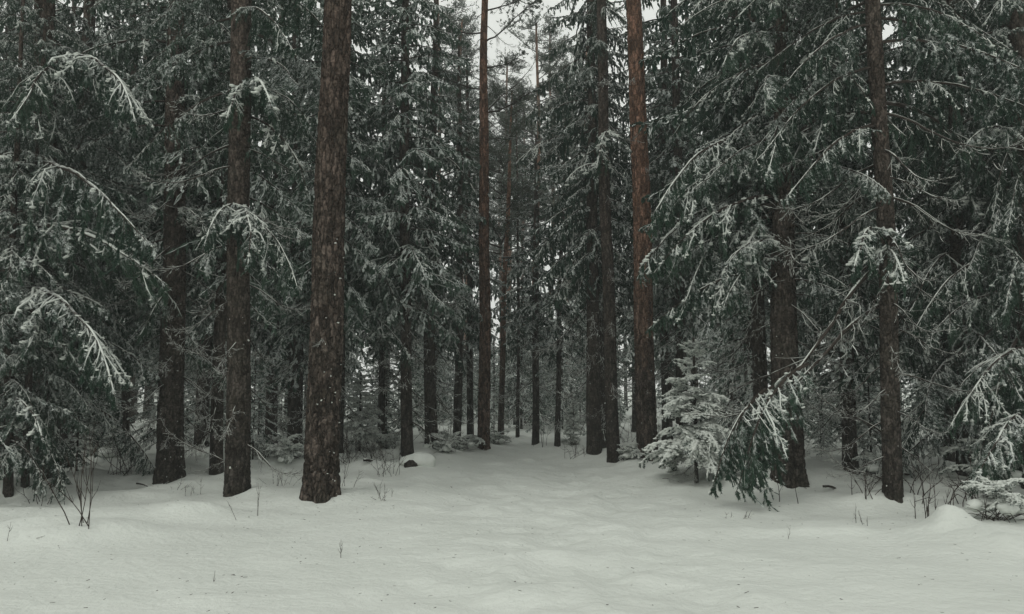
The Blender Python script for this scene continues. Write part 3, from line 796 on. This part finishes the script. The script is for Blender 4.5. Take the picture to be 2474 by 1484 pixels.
hero('m2', (1041, 780), 21.8, (1125, 900), 20.8, 'heavy_mid', 0)
hero('m2', (1041, 700), 21.8, (1165, 770), 20.9, 'heavy_mid', 1)
hero('m2', (1041, 690), 21.8, (1000, 790), 20.6, 'heavy_short', 1)
hero('m6', (822, 380), 19.6, (955, 440), 18.4, 'heavy_mid', 2)
hero('m6', (822, 500), 19.6, (965, 600), 18.2, 'heavy_long', 0)
hero('m6', (822, 620), 19.6, (960, 740), 18.0, 'heavy_mid', 1)
hero('m6', (822, 740), 19.6, (995, 870), 18.2, 'heavy_long', 2)
hero('R3', (1425, 240), 20.9, (1270, 285), 19.8, 'heavy_mid', 0)
hero('R3', (1425, 330), 20.9, (1240, 400), 19.8, 'heavy_long', 1)
hero('R3', (1428, 520), 20.9, (1290, 640), 19.6, 'heavy_mid', 2)
hero('R3', (1430, 730), 20.9, (1270, 850), 19.8, 'dead_long', 1)
hero('R3', (1430, 600), 20.9, (1330, 760), 19.6, 'heavy_mid', 1)
hero('M', (1175, 270), 21.6, (1300, 120), 21.3, 'dead_long', 0)
hero('R2', (1468, 320), 18.4, (1440, 420), 17.3, 'heavy_short', 1)
hero('R2', (1468, 400), 18.4, (1360, 450), 17.6, 'heavy_short', 2)

# ------------------------------------------------------------------ small snowy spruce beside the path
def young_spruce(label, px, py, Hpx, seed, kinds=('young',), group=None, wide=.37):
    rng = np.random.default_rng(seed)
    p = ground(px, py); d = p[1]; H = Hpx/FPX*d
    root = thing('young_spruce', label, 'young spruce', tuple(p), group)
    me, axis = trunk_mesh(H, .012*H+.006, .003, (0, 0), seed, 0, M_bark_spruce, .01)
    obj('trunk', me, root)
    z = .2*H; n = 0
    while z < H*.95:
        f = z/H
        L = H*wide*min(1, .62+1.6*f)*(1-f)**.75+.11
        m = 9 if f < .6 else 6
        a0 = rng.random()*6.28
        for i in range(m):
            a = a0+i*6.283/m+rng.normal(0, .3)
            if f < .85 and rng.random() < .12: continue
            put_bough(root, (0, 0, z+rng.normal(0, .035*H*(1-f))), 'young', int(rng.integers(3)), a, math.radians(-14+64*f**2.2+rng.normal(0, 10)), L*rng.uniform(.6, 1.2), roll=rng.normal(0, .3))
        z += (.085+.02*rng.random())*H*(1.1-.5*f); n += 1
    for i in range(10):
        a = rng.random()*6.28
        put_bough(root, (0, 0, H*(.05+.2*rng.random())), 'dead', int(rng.integers(3)), a, math.radians(rng.normal(-5, 10)), H*.22)
    g = Geo(); P = np.array([[0, 0, H*.93], [0, 0, H*1.0], [.005, 0, H*1.07]]); 
    shoots(g, P[:-1], P[1:], .04, rng, True); tubes(g, P, np.array([.007, .006, .003]), 4, 0)
    obj('leader', g.mesh('leader', [M_needle]), root)
    return root
young_spruce('small snow-laden spruce with upright tip beside the path, in front of the orange pine', 1682, 1165, 345, 3)
young_spruce('knee-high snowy spruce alone at the far end of the path', 1385, 1050, 75, 4)
young_spruce('small frosted spruce right of the thick pine, left of the stump', 868, 1095, 190, 5)

# ------------------------------------------------------------------ wood beyond: individual trees filling the depth
placed = [(t[2][0], t[2][1]) for t in TREES.values()]
def ok(x, y, r):
    return all((x-a)**2+(y-b)**2 > r*r for a, b in placed)
def az_px(x, y): return 1236.5+FPX*x/y
def fill():
    rng = np.random.default_rng(5)
    zones = [  # ymin, ymax, count, min spacing
        (14.5, 22, 27, 1.5), (22, 32, 42, 2.0), (32, 46, 48, 2.5), (46, 75, 58, 2.9)]
    names = {0: 'second rank of spruces behind the foreground trunks', 1: 'middle rank of spruces', 2: 'back rank of spruces', 3: 'farthest rank of spruces'}
    for zi, (y0, y1, cnt, rr) in enumerate(zones):
        n = 0; tries = 0
        while n < cnt and tries < 8000:
            tries += 1
            y = rng.uniform(y0, y1); x = rng.uniform(-.72, .72)*y
            px = az_px(x, y)
            # the ride stays open, and the sky over it
            if 1060 < px < 1440 and y < 33: continue
            if y < 22 and (850 < px < 1640): continue
            if 1080 < px < 1330 and y < 40: continue
            if y < 17 and 620 < px < 1000: continue
            if y < 27 and 790 < px < 1010: continue
            if y < 20.5 and 1600 < px < 1780: continue
            if not ok(x, y, rr): continue
            keys = ['tall', 'tall2', 'full', 'frosty', 'high', 'young']
            pr = [[.12, .14, .2, .2, .04, .3], [.15, .15, .2, .18, .08, .24], [.2, .15, .15, .15, .1, .25], [.3, .25, .1, .2, .15, 0]][zi]
            k = keys[rng.choice(6, p=pr)]
            if 1000 < px < 1110 or 1330 < px < 1400: k = ['tall2', 'full', 'frosty'][rng.integers(3)]
            if 1050 < px < 1345: k = ['pole', 'pole2', 'young'][rng.integers(3)]
            H = VDEF[k][0]*rng.uniform(.8, 1.12)
            if 1050 < px < 1345: H = min(H, 1.6+.27*y)
            side = 'left' if px < 1236 else 'right'
            if k == 'young':
                lb = f'bushy young spruce growing among the trunks {side} of the path'
                grp = f'young spruces {side} of the path'; nm = 'young_spruce'
            else:
                rank = ('close behind the foreground trunks', 'in the middle of the wood', 'deep in the wood', 'at the farthest back of the wood')[zi]
                lb = f'snow-dusted spruce {rank}, {side} of the path'
                grp = f'spruces {rank}, {side} of the path'; nm = 'spruce_tree'
            iv = next((t for lim, t in MARKS if px < lim), MARKS[-1][1])
            if k == 'young': lb = f'bushy young spruce in the wood, seen {iv}'
            else: lb = f'snow-dusted spruce {("near behind the front trunks", "in the middle depth", "deep in the wood", "at the far back")[zi]}, seen {iv}'
            grp = lb
            z = float(height(x, y))
            root = thing(nm, lb, 'tree' if k != 'young' else 'young spruce', (x, y, z), grp, 0)
            tk = (k, int(rng.integers(2)))
            if tk not in TM:
                TM[tk] = trunk_mesh(VDEF[k][0], .16 if k != 'young' else .05, .13 if k != 'young' else .02, (0, 0), 40+len(TM), 1, M_bark_spruce, .02)[0]
            s = H/VDEF[k][0]; rw = rng.uniform(.75, 1.15)
            tr = obj('trunk', TM[tk], root); tr.scale = (rw, rw, s)
            add_crown(root, k, H, rng.random()*6.28, (0, 0), rng.uniform(.9, 1.15))
            placed.append((x, y)); n += 1
MARKS = [(200, 'at the left edge'), (410, 'left of the rough-barked spruce'), (575, 'left of the smooth spruce'),
         (775, 'just left of the thick pine'), (985, 'between thick pine and stump'), (1168, 'left of the lone pine'), (1295, 'right of the lone pine'),
         (1460, 'left of the slender spruce'), (1562, 'left of the orange pine'), (1682, 'left of the small fir\'s tip'), (1790, 'just right of the small fir'), (1905, 'left of the grooved trunk'), (2030, 'right of the grooved trunk'), (2157, 'left of the bare right trunk'), (2320, 'right of the bare right trunk'), (9999, 'at the right edge')]
def undergrowth():
    rng = np.random.default_rng(12); n = tries = 0
    while n < 150 and tries < 8000:
        tries += 1
        y = rng.uniform(14, 40); x = rng.uniform(-.7, .7)*y; px = az_px(x, y)
        if 1010 < px < 1440 and y < 31: continue
        if 700 < px < 1640 and y < 20: continue
        if y < 17 and px > 330: continue
        if not ok(x, y, .7): continue
        H = 3.8*rng.uniform(.22, 1.0)**1.1; side = 'left' if px < 1236 else 'right'
        root = thing('young_spruce', ('tiny' if H < 1.5 else 'waist-high' if H < 2.4 else 'taller')+' snow-laden sapling '+('nearby' if y < 21 else 'farther in' if y < 30 else 'deep in the wood')+', seen '+next(t for lim, t in MARKS if px < lim), 'young spruce', (x, y, float(height(x, y))))
        root['group'] = root['label']
        if 'sap' not in TM: TM['sap'] = trunk_mesh(3.2, .022, -.015, (0, 0), 61, 0, M_bark_spruce, .01)[0]
        tr = obj('trunk', TM['sap'], root); tr.scale = (H/3.2,)*3
        add_crown(root, 'sapling', H, rng.random()*6.28, (0, 0), H/3.2*1.1)
        placed.append((x, y)); n += 1
def ride_end():
    rng = np.random.default_rng(33); n = tries = 0
    while n < 26 and tries < 3000:
        tries += 1
        y = rng.uniform(33, 52); px = rng.uniform(1000, 1470); x = (px-1236.5)/FPX*y
        if not ok(x, y, 1.15): continue
        H = rng.uniform(3.5, 8.5); s = H/8
        lb = ('low' if H < 5 else 'tall')+' bushy young spruce closing the path end, '+('nearer' if y < 42 else 'farther')+' row, '+next(t for lim, t in MARKS if px < lim)
        root = thing('young_spruce', lb, 'young spruce', (x, y, float(height(x, y))), lb)
        if ('young', 0) not in TM: TM[('young', 0)] = trunk_mesh(8, .05, .02, (0, 0), 40, 1, M_bark_spruce, .02)[0]
        tr = obj('trunk', TM[('young', 0)], root); tr.scale = (1, 1, s)
        add_crown(root, 'young', H, rng.random()*6.28, (0, 0), .75+.3*s)
        placed.append((x, y)); n += 1
TM = {}
undergrowth()
ride_end()
fill()

# ------------------------------------------------------------------ pale pines closing the ride
def pine_crown(H, hb, seed):
    rng = np.random.default_rng(seed); g = Geo()
    z = hb
    while z < H:
        f = (z-hb)/(H-hb); L = (2.6*(1-f)**.6+.4)*rng.uniform(.7, 1.1); a = rng.random()*6.28
        k = 8; t = np.linspace(0, 1, k)
        e = np.radians(np.interp(t, [0, 1], [rng.uniform(0, 20), rng.uniform(15, 50)])); h = a+np.cumsum(rng.normal(0, .15, k))
        P = np.array([0, 0, z])+np.concatenate([[[0, 0, 0]], np.cumsum(dirv(h, e)[:-1]*L/(k-1), 0)])
        tubes(g, P, np.interp(t, [0, 1], [.045*(1-f)+.015, .01]), 4, 1)
        m = int(6+6*L)
        tt = rng.uniform(.3, 1, m)
        B = np.stack([np.interp(tt, t, P[:, c]) for c in range(3)], -1)
        d = dirv(a+rng.normal(0, .9, m), np.radians(rng.uniform(0, 60, m)))*rng.uniform(.2, .7, m)[:, None]
        tubes(g, np.stack([B, B+d*.5, B+d], 1), np.array([[.012, .009, .006]])*np.ones((m, 1)), 3, 1)
        q = np.concatenate([B+d, B+d*.6]); c = np.repeat(q, 8, 0); dd = nrm(rng.normal(size=c.shape)+np.array([0, 0, .5]))
        l = rng.uniform(.08, .2, len(c))[:, None]
        c = c+rng.normal(0, .05, c.shape)
        shoots(g, c, c+dd*l, .028, rng, False, 0)
        z += rng.uniform(.1, .3)
    return g.mesh('crown', [M_pine, M_wood])
PC = [(pine_crown(19, 9.5, s), 19) for s in (1, 2, 3)]
pines = [(1056, 44, 24, 'far orange-barked pine showing left of the lone reddish pine'), (1268, 58, 22.5, 'pale far pine standing against the bright gap of sky, nearest its middle'),
         (1205, 66, 21, 'pale far pine just right of the lone trunk in the sky gap'), (1335, 50, 24, 'pale far pine at the right side of the sky gap'),
         (1120, 60, 24, 'pale far pine at the left side of the sky gap'), (315, 36, 19, 'orange pine stem glimpsed between boughs at far left'),
         (356, 42, 18, 'second orange pine stem glimpsed at left, just right of the first'), (1420, 48, 22, 'far pine behind the forked spruce'), (1375, 80, 30, 'farthest pine behind the right of the sky gap'),
         (1105, 42, 21, 'lacy pine crown high at the left of the sky gap, behind the short spruces'), (1222, 50, 22, 'lacy pine crown in the middle of the sky gap, just right of the lone trunk'), (1300, 40, 20, 'lacy pine crown high at the right of the sky gap'),
         (1160, 84, 24, 'faint pine crown low in the sky gap, just left of the lone trunk'), (1235, 90, 25, 'faint pine crown low in the sky gap, right of the lone trunk')]
for i, (px, Y, H, lb) in enumerate(pines):
    q = at(px, 942, Y); z = float(height(q[0], q[1]))
    root = thing('pine_tree', lb, 'tree', (q[0], q[1], z), 'far pines')
    me, _ = trunk_mesh(H, .2, .15, (0, 0), 70+i, 0, M_bark_orange, .1)
    obj('trunk', me, root)
    c = obj('crown', PC[i % 3][0], root, Matrix.Rotation(RNG.random()*6.28, 4, 'Z') @ Matrix.Scale(H/19, 4))
obj('crown', PC[1][0], TREES['m10'][0], Matrix.Scale(11/19, 4))
# leafy side branches of the lone pine
def pine_branch(L, seed, el):
    rng = np.random.default_rng(seed); g = Geo(); k = 12; t = np.linspace(0, 1, k)
    e = np.radians(np.interp(t, [0, .5, 1], el)+rng.normal(0, 5, k)); h = np.cumsum(rng.normal(0, .1, k))
    P = np.concatenate([[[0, 0, 0]], np.cumsum(dirv(h, e)[:-1]*L/(k-1), 0)])
    tubes(g, P, np.interp(t, [0, 1], [.03, .006]), 5, 1)
    m = int(16*L); tt = rng.uniform(.25, 1, m)
    B = np.stack([np.interp(tt, t, P[:, c]) for c in range(3)], -1)
    hh = rng.normal(0, .8, m); ee = np.radians(rng.uniform(-25, 50, m)); l = rng.uniform(.2, .75, m)*(1.15-tt)
    d = dirv(hh, ee)*l[:, None]
    tubes(g, np.stack([B, B+d*.5+[0, 0, .02], B+d], 1), np.array([[.008, .006, .004]])*np.ones((m, 1)), 3, 1)
    m2 = m*3; i = rng.integers(0, m, m2); b2 = B[i]+d[i]*rng.uniform(.3, 1, m2)[:, None]; d2 = dirv(hh[i]+rng.normal(0, .8, m2), ee[i]+rng.normal(0, .5, m2))*rng.uniform(.08, .25, m2)[:, None]
    tubes(g, np.stack([b2, b2+d2*.5, b2+d2], 1), np.array([[.005, .004, .003]])*np.ones((m2, 1)), 3, 1)
    q = np.repeat((b2+d2), 9, 0); dd = nrm(rng.normal(size=q.shape)+np.array([0, 0, .4]))
    shoots(g, q, q+dd*rng.uniform(.03, .09, len(q))[:, None], .02, rng, False, 0)
    return g.mesh('branch', [M_pine, M_wood])
PB = [pine_branch(2.2, 3, (15, 40, 10)), pine_branch(2.0, 5, (5, 25, -5)), pine_branch(1.6, 8, (25, 30, 35))]
root, axis, p, d = TREES['M']
for i, (z, a, s) in enumerate([(8.9, .15, 1.0), (9.6, 3.3, .8), (10.2, .5, .95), (10.9, 5.9, .9), (11.2, 2.8, .9), (11.8, 0, .9), (12.4, 3.6, .8), (12.9, 1.2, .9), (13.4, 5.0, .8), (14, .4, .8), (14.6, 2.6, .8), (15.3, 4, .7), (16, 1, .6)]):
    x, y, r = axis(z)
    obj('branch', PB[i % 3], root, Matrix.Translation((x, y, z)) @ Matrix.Rotation(a, 4, 'Z') @ Matrix.Scale(s, 4))

# ------------------------------------------------------------------ ground sheet
xs = np.concatenate([-np.geomspace(400, 16, 24)[:-1], np.linspace(-16, 16, 420), np.geomspace(16, 400, 24)[1:]])
ys = np.concatenate([-np.geomspace(200, 2, 14)[:-1], np.linspace(-2, 4, 30)[:-1], np.geomspace(4, 40, 420)[:-1], np.geomspace(40, 600, 30)])
for t in TREES.values():        # a low cone of snow round each foreground foot
    BUMPS.append((t[2][0]+RNG.normal(0, .12), t[2][1]+.12, .10, .55, .42)); PRINTS.append((t[2][0], t[2][1]-.12, .05, .2))
prg = np.random.default_rng(8)
for i in range(34):
    yy = 6.5+i*.62; PRINTS.append((.35+.02*yy+(-1)**i*.13+prg.normal(0, .12), yy+prg.normal(0, .08), prg.uniform(.025, .06), prg.uniform(.09, .14)))
    if i % 2: PRINTS.append((.35+.02*yy+prg.normal(.2, .5), yy, prg.uniform(.02, .045), .11))
X, Y = np.meshgrid(xs, ys); Z = height(X, Y)
fade = np.clip((60-np.hypot(X, Y))/20, 0, 1); Z = Z*fade+.1*(1-fade)
V = np.stack([X, Y, Z], -1).reshape(-1, 3); nx, ny = len(xs), len(ys)
j = np.arange(ny-1)[:, None]; s = np.arange(nx-1)[None]
F = np.stack([j*nx+s, j*nx+s+1, (j+1)*nx+s+1, (j+1)*nx+s], -1).reshape(-1, 4)
g = Geo(); g.add(V, F, 0)
gr = obj('ground', g.mesh('ground', [M_ground], True)); gr['kind'] = 'structure'

# ------------------------------------------------------------------ stump, bushes, stalks
rng = np.random.default_rng(91)
def lump(name, label, px, py, r, cat, mat, group=None, lift=.0, sq=.7, n=1):
    p = ground(px, py); g = Geo(); nu, nv = 40, 24
    th = np.arange(nu)*2*pi/nu; ph = np.linspace(-pi/2, pi/2, nv)
    T, Ph = np.meshgrid(th, ph)
    D = np.stack([np.cos(Ph)*np.cos(T), np.cos(Ph)*np.sin(T), np.sin(Ph)], -1)
    rr = 1+.13*vnoise(D[..., 0]*2+px, D[..., 1]*2, D[..., 2]*2, 4)+.05*vnoise(D[..., 0]*5, D[..., 1]*5, D[..., 2]*5, 6)
    V = D*rr[..., None]*np.array([r, r*.8, r*sq])
    j = np.arange(nv-1)[:, None]; s = np.arange(nu)[None]
    F = np.stack([j*nu+s, j*nu+(s+1) % nu, (j+1)*nu+(s+1) % nu, (j+1)*nu+s], -1).reshape(-1, 4)
    g.add(V, F, 0); me = g.mesh(name, [mat], True)
    return p, me
# stump under its cap of snow
p, cap = lump('snow_cap', '', 1002, 1122, .36, '', M_snow, sq=.5)
st = thing('tree_stump', 'low dark stump under a round cap of snow, left of the path', 'stump', tuple(p))
me, _ = trunk_mesh(.22, .14, .14, (0, 0), 99, 1, M_bark_spruce, .0)
o = obj('trunk', me, st); o.location = (-.05, -.17, -.13)
o = obj('snow_cap', cap, st); o.location = (.06, .05, .03)

def twig_plant(name, label, px, py, Hpx, n, seed, group=None, spread=.35, kink=.25, rad=.004, cat='shrub', snow=False, arch=0.0):
    """bare stems, each forking once or twice"""
    r = np.random.default_rng(seed); p = ground(px, py); H = Hpx/FPX*p[1]
    root = thing(name, label, cat, tuple(p), group); 
    for i in range(n):
        g = Geo(); k = 7; l = H*r.uniform(.55, 1.05)/math.cos(spread*.6)
        h = r.random()*6.28; e0 = pi/2-abs(r.normal(0, spread))
        E = e0+np.cumsum(r.normal(0, kink*.35, k))-arch*np.linspace(0, 1, k); Hh = h+np.cumsum(r.normal(0, kink, k))
        P = np.array([r.normal(0, .06*n**.3), r.normal(0, .05*n**.3), -.04])+np.concatenate([[[0, 0, 0]], np.cumsum(dirv(Hh, E)[:-1]*l/(k-1), 0)])
        tubes(g, P, np.interp(np.arange(k), [0, k-1], [rad, rad*.35]), 4, 0)
        for _ in range(int(r.integers(2, 6))):
            i0 = int(r.integers(2, k-1)); a = Hh[i0]+r.choice([-1, 1])*r.uniform(.6, 1.5); e = E[i0]-r.uniform(.1, .8); l2 = l*r.uniform(.15, .4)
            d = dirv(np.array([a, a+.2]), np.array([e, e+.3]))*l2/2
            tubes(g, np.array([P[i0], P[i0]+d[0], P[i0]+d[0]+d[1]]), np.array([rad*.6, rad*.45, rad*.25]), 3, 0)
        obj('stem', g.mesh('stem', [M_wood if snow else M_stem], True), root)
    return root
G1 = 'bare twigs poking through the snow'
twig_plant('bare_shrub', 'dark leafless shrub with crossing stems at lower left, before the rough-barked spruce', 205, 1265, 250, 7, 1, None, .35, .35, .007)
twig_plant('bare_shrub', 'tangle of low bent stems at the far left, left of the tall leafless shrub', 95, 1215, 120, 7, 2, None, .7, .5, .006)
twig_plant('bare_shrub', 'thin-stemmed bush at the foot of the rough-barked left spruce', 320, 1140, 150, 8, 3, None, .5, .3, .005, snow=True)
twig_plant('bare_twig', 'forked Y-shaped twig in front of the smooth left trunk', 560, 1258, 60, 1, 4, G1, .2, .3, .003)
twig_plant('bare_twig', 'branching twig between the smooth left trunk and the thick pine', 640, 1248, 85, 2, 5, G1, .35, .3, .003)
twig_plant('bare_twig', 'short lone twig in the open foreground snow, right of centre-left', 797, 1345, 60, 1, 6, G1, .08, .15, .004)
twig_plant('bare_twig', 'lowest lone twig in the foreground snow', 533, 1405, 45, 1, 7, G1, .1, .15, .003)
twig_plant('bare_twig', 'long thin twig leaning from the snow ridge at the left edge', 30, 1300, 70, 2, 8, G1, .9, .1, .003)
twig_plant('bare_twig', 'upright stub twigs before the mound at left', 465, 1198, 45, 4, 9, G1, .15, .1, .004)
twig_plant('bare_shrub', 'spindly twig right of the thick pine foot', 850, 1175, 70, 3, 10, None, .5, .3, .004)
twig_plant('dry_grass_tuft', 'dark tuft of dry stems in the snow right of the thick pine', 925, 1205, 45, 9, 11, None, .8, .3, .0035, 'dry plant')
twig_plant('dry_grass_tuft', 'brown tuft of dry stems between the smooth left trunk and the thick pine', 665, 1172, 40, 11, 12, None, .9, .3, .0035, 'dry plant')
twig_plant('bare_twig', 'bent dry stalk in front of the massive grooved trunk', 1910, 1218, 95, 2, 13, G1, .15, .4, .006)
twig_plant('dry_grass_tuft', 'low fan of dry twigs in the snow right of the sweeping bough tips', 1778, 1252, 35, 8, 14, None, .8, .3, .003, 'dry plant')
twig_plant('dry_grass_tuft', 'dark withered plant left of the bare right trunk foot', 2085, 1205, 85, 8, 15, None, .5, .3, .006, 'dry plant')
twig_plant('bare_twig', 'small crossed twigs in front of the bare right trunk', 2078, 1265, 50, 3, 16, G1, .4, .2, .004)
twig_plant('bare_twig', 'fine stalk in the snow before the hollow at right', 1905, 1305, 40, 1, 17, G1, .1, .2, .003)
twig_plant('bare_shrub', 'dark upright stems behind the snow mound at right', 2255, 1255, 100, 9, 18, None, .25, .2, .006)
twig_plant('bare_shrub', 'arching leafless stem right of the bare right trunk', 2310, 1225, 170, 4, 19, None, .3, .3, .008, arch=1.2)
twig_plant('bare_shrub', 'dense dark shrub beside the snowy hummock at the right edge', 2370, 1220, 130, 11, 20, None, .5, .4, .007)
twig_plant('bare_shrub', 'low tangled twigs right of the bare right trunk foot', 2215, 1195, 110, 9, 21, None, .9, .4, .007, arch=.6)
twig_plant('bare_shrub', 'frosted brush left of the stump, before the small frosted spruce', 905, 1110, 55, 14, 22, None, .8, .3, .005, snow=True)
twig_plant('bare_shrub', 'frosted brush on the path edge left of the forked spruce', 1395, 1105, 45, 12, 23, None, .7, .3, .005, snow=True)
twig_plant('bare_shrub', 'thin saplings at the end of the path', 1310, 1080, 90, 5, 24, None, .12, .1, .006, snow=True)
twig_plant('bare_shrub', 'frosted brush left of the thick pine, behind its foot', 640, 1110, 60, 14, 25, None, .8, .3, .005, snow=True)
twig_plant('bare_twig', 'lone stub in the snow of the path', 1112, 1180, 14, 2, 26, G1, .8, .3, .005)

def brush_field():
    r = np.random.default_rng(404); ms = []
    for v in range(5):
        q = twig_plant('bare_shrub', 'frosted brush', 900, 1110, 70, 12, 500+v, None, .75, .35, .005, snow=True)
        ms.append([c.data for c in q.children])
        for c in list(q.children): bpy.data.objects.remove(c)
        bpy.data.objects.remove(q)
    n = tries = 0
    while n < 64 and tries < 4000:
        tries += 1
        y = r.uniform(12.5, 27); x = r.uniform(-.68, .68)*y; px = az_px(x, y)
        if abs(x-.35-.02*y) < 2.3 or not ok(x, y, .45): continue
        if y < 14.5 and not (px < 380 or px > 1950): continue
        m = next(t for lim, t in MARKS if px < lim)
        root = thing('bare_shrub', 'low frosted brush '+('close to the clearing' if y < 17 else 'among the middle trunks' if y < 22 else 'far in')+', seen '+m, 'shrub', (x, y, float(height(x, y))), 'brush '+('close to the clearing' if y < 17 else 'among the middle trunks' if y < 22 else 'far in')+', seen '+m, r.random()*6.28)
        root.scale = (r.uniform(.7, 1.4),)*3
        for me in ms[int(r.integers(5))]: obj('stem', me, root)
        placed.append((x, y)); n += 1
brush_field()

# low bushes buried in snow along the left bank of the path
def snow_bush(label, px, py, r, seed):
    rr = np.random.default_rng(seed); p = ground(px, py); r = r*1.3
    root = thing('snowy_bush', label, 'bush', tuple(p), 'bushes buried in snow')
    for i in range(15):
        a = i*2.4+rr.normal(0, .3); l = r*rr.uniform(.7, 1.25)
        put_bough(root, (rr.normal(0, r*.2), rr.normal(0, r*.15), r*rr.uniform(.05, .75)), 'young', int(rr.integers(3)), a, rr.uniform(-.25, .55), l)
    g = Geo(); n = 7
    C = np.stack([rr.normal(0, r*.5, n), rr.normal(0, r*.35, n), rr.uniform(-.05, .45, n)*r], -1)
    blobs(g, C, rr.uniform(.12, .34, n)*r, 0, rr, .6, 10, 7, .28)
    obj('snow', g.mesh('snow', [M_snow], True), root)
    g = Geo(); n = 26; a = rr.random(n)*6.28; e = rr.uniform(.1, 1.2, n); l = rr.uniform(.7, 1.3, n)*r
    B = np.stack([rr.normal(0, r*.3, n), rr.normal(0, r*.2, n), 0*a], -1); d = dirv(a, e)*l[:, None]
    tubes(g, np.stack([B, B+d*.6, B+d*.95-np.array([0, 0, .12])*l[:, None]], 1), np.array([[.005, .004, .003]])*np.ones((n, 1)), 3, 0)
    obj('stem', g.mesh('stem', [M_wood], True), root)
for i, (px, py, r, lb) in enumerate([
    (1075, 1092, .30, 'snow-buried bush right of the stump, nearest it'), (1110, 1086, .26, 'snow-buried bush just left of the lone reddish pine foot'),
    (1148, 1076, .28, 'rounded snow clump close behind the lone reddish pine'), (1060, 1070, .35, 'taller snow clump behind the bushes right of the stump'),
    (940, 1086, .35, 'snow clump behind and left of the stump'), (690, 1118, .36, 'snow-covered heap just left of the thick pine'),
    (640, 1100, .3, 'smaller snow heap right of the smooth left trunk'), (1200, 1072, .3, 'low snow clump right of the lone reddish pine'),
    (1515, 1112, .25, 'snowy clump between the slender spruce and the orange pine'), (2120, 1150, .3, 'snow clump behind the bare right trunk'),
    (2400, 1160, .42, 'snow-loaded bush under the brush at the right edge'), (1380, 1075, .25, 'low snow clump at the right side of the path end'), (230, 1100, .45, 'broad snow heap under the left edge boughs')]):
    snow_bush(lb, px, py, r, 200+i)
snow_bush('snow-capped low bush at the right edge, right of the pointed mound', 2410, 1258, .34, 333)
for lb, a, b, kd, sd in (('snow-dusted fallen branch on the ground right of the bare right trunk', (2170, 1160), (2330, 1135), 'dead_long', 0),
        ('dead branch fallen on the snow before the rough-barked left spruce', (330, 1180), (430, 1190), 'dead', 1),
        ('dead branch fallen between the massive grooved trunk and the bare right trunk', (1990, 1190), (2090, 1165), 'dead', 2),
        ('fallen twiggy branch on the bank left of the stump', (880, 1125), (960, 1105), 'dead', 0),
        ('thin fallen branch under the small snow-laden spruce', (1600, 1170), (1665, 1160), 'dead', 1)):
    p0 = ground(*a); p1 = ground(*b); p0[2] += .10; p1[2] += .08
    root = thing('fallen_branch', lb, 'branch', tuple(p0)); aim_bough(root, p0, p1, kd, sd)
# bark flakes and needles fallen on the snow
lr = np.random.default_rng(17); n = 6500
yy = 4.5*np.exp(lr.random(n)*1.7); xx = lr.uniform(-.66, .66, n)*yy
d = np.min(np.stack([np.hypot(xx-t[2][0], yy-t[2][1]) for t in TREES.values()]), 0)
k_ = lr.random(n) < .10+.9*np.exp(-d/.9); xx = xx[k_]; yy = yy[k_]; n = len(xx)
C = np.stack([xx, yy, height(xx, yy)+.002], -1); a = lr.random(n)*6.28; l = lr.uniform(.004, .020, n)
D = np.stack([np.cos(a), np.sin(a), lr.normal(0, .2, n)], -1)*l[:, None]
g = Geo(); tubes(g, np.stack([C-D, C+D], 1), np.full((n, 2), .0016)*lr.uniform(.7, 1.8, (n, 1)), 3, 0)
lt = obj('needle_litter', g.mesh('needle_litter', [M_stem])); lt['kind'] = 'stuff'

# ------------------------------------------------------------------ thin frosty haze between the trees
HAZE = 0.0028
if HAZE:
    V = np.array([[x, y, z] for z in (-6, 30) for y in (-60, 130) for x in (-90, 90)], float)
    F = np.array([[0, 2, 3, 1], [4, 5, 7, 6], [0, 1, 5, 4], [2, 6, 7, 3], [0, 4, 6, 2], [1, 3, 7, 5]])
    m = bpy.data.materials.new('haze'); m.use_nodes = True; t = m.node_tree; t.nodes.clear()
    o = t.nodes.new('ShaderNodeOutputMaterial'); v = t.nodes.new('ShaderNodeVolumePrincipled')
    v.inputs['Density'].default_value = HAZE; v.inputs['Color'].default_value = (.86, .92, .9, 1)
    t.links.new(v.outputs[0], o.inputs['Volume'])
    g = Geo(); g.add(V, F, 0); h = obj('haze', g.mesh('haze', [m])); h['kind'] = 'stuff'
S.cycles.volume_bounces = 0; S.cycles.volume_max_steps = 64
print('objects', len(bpy.data.objects), 'tris', sum(len(m.polygons) for m in bpy.data.meshes))
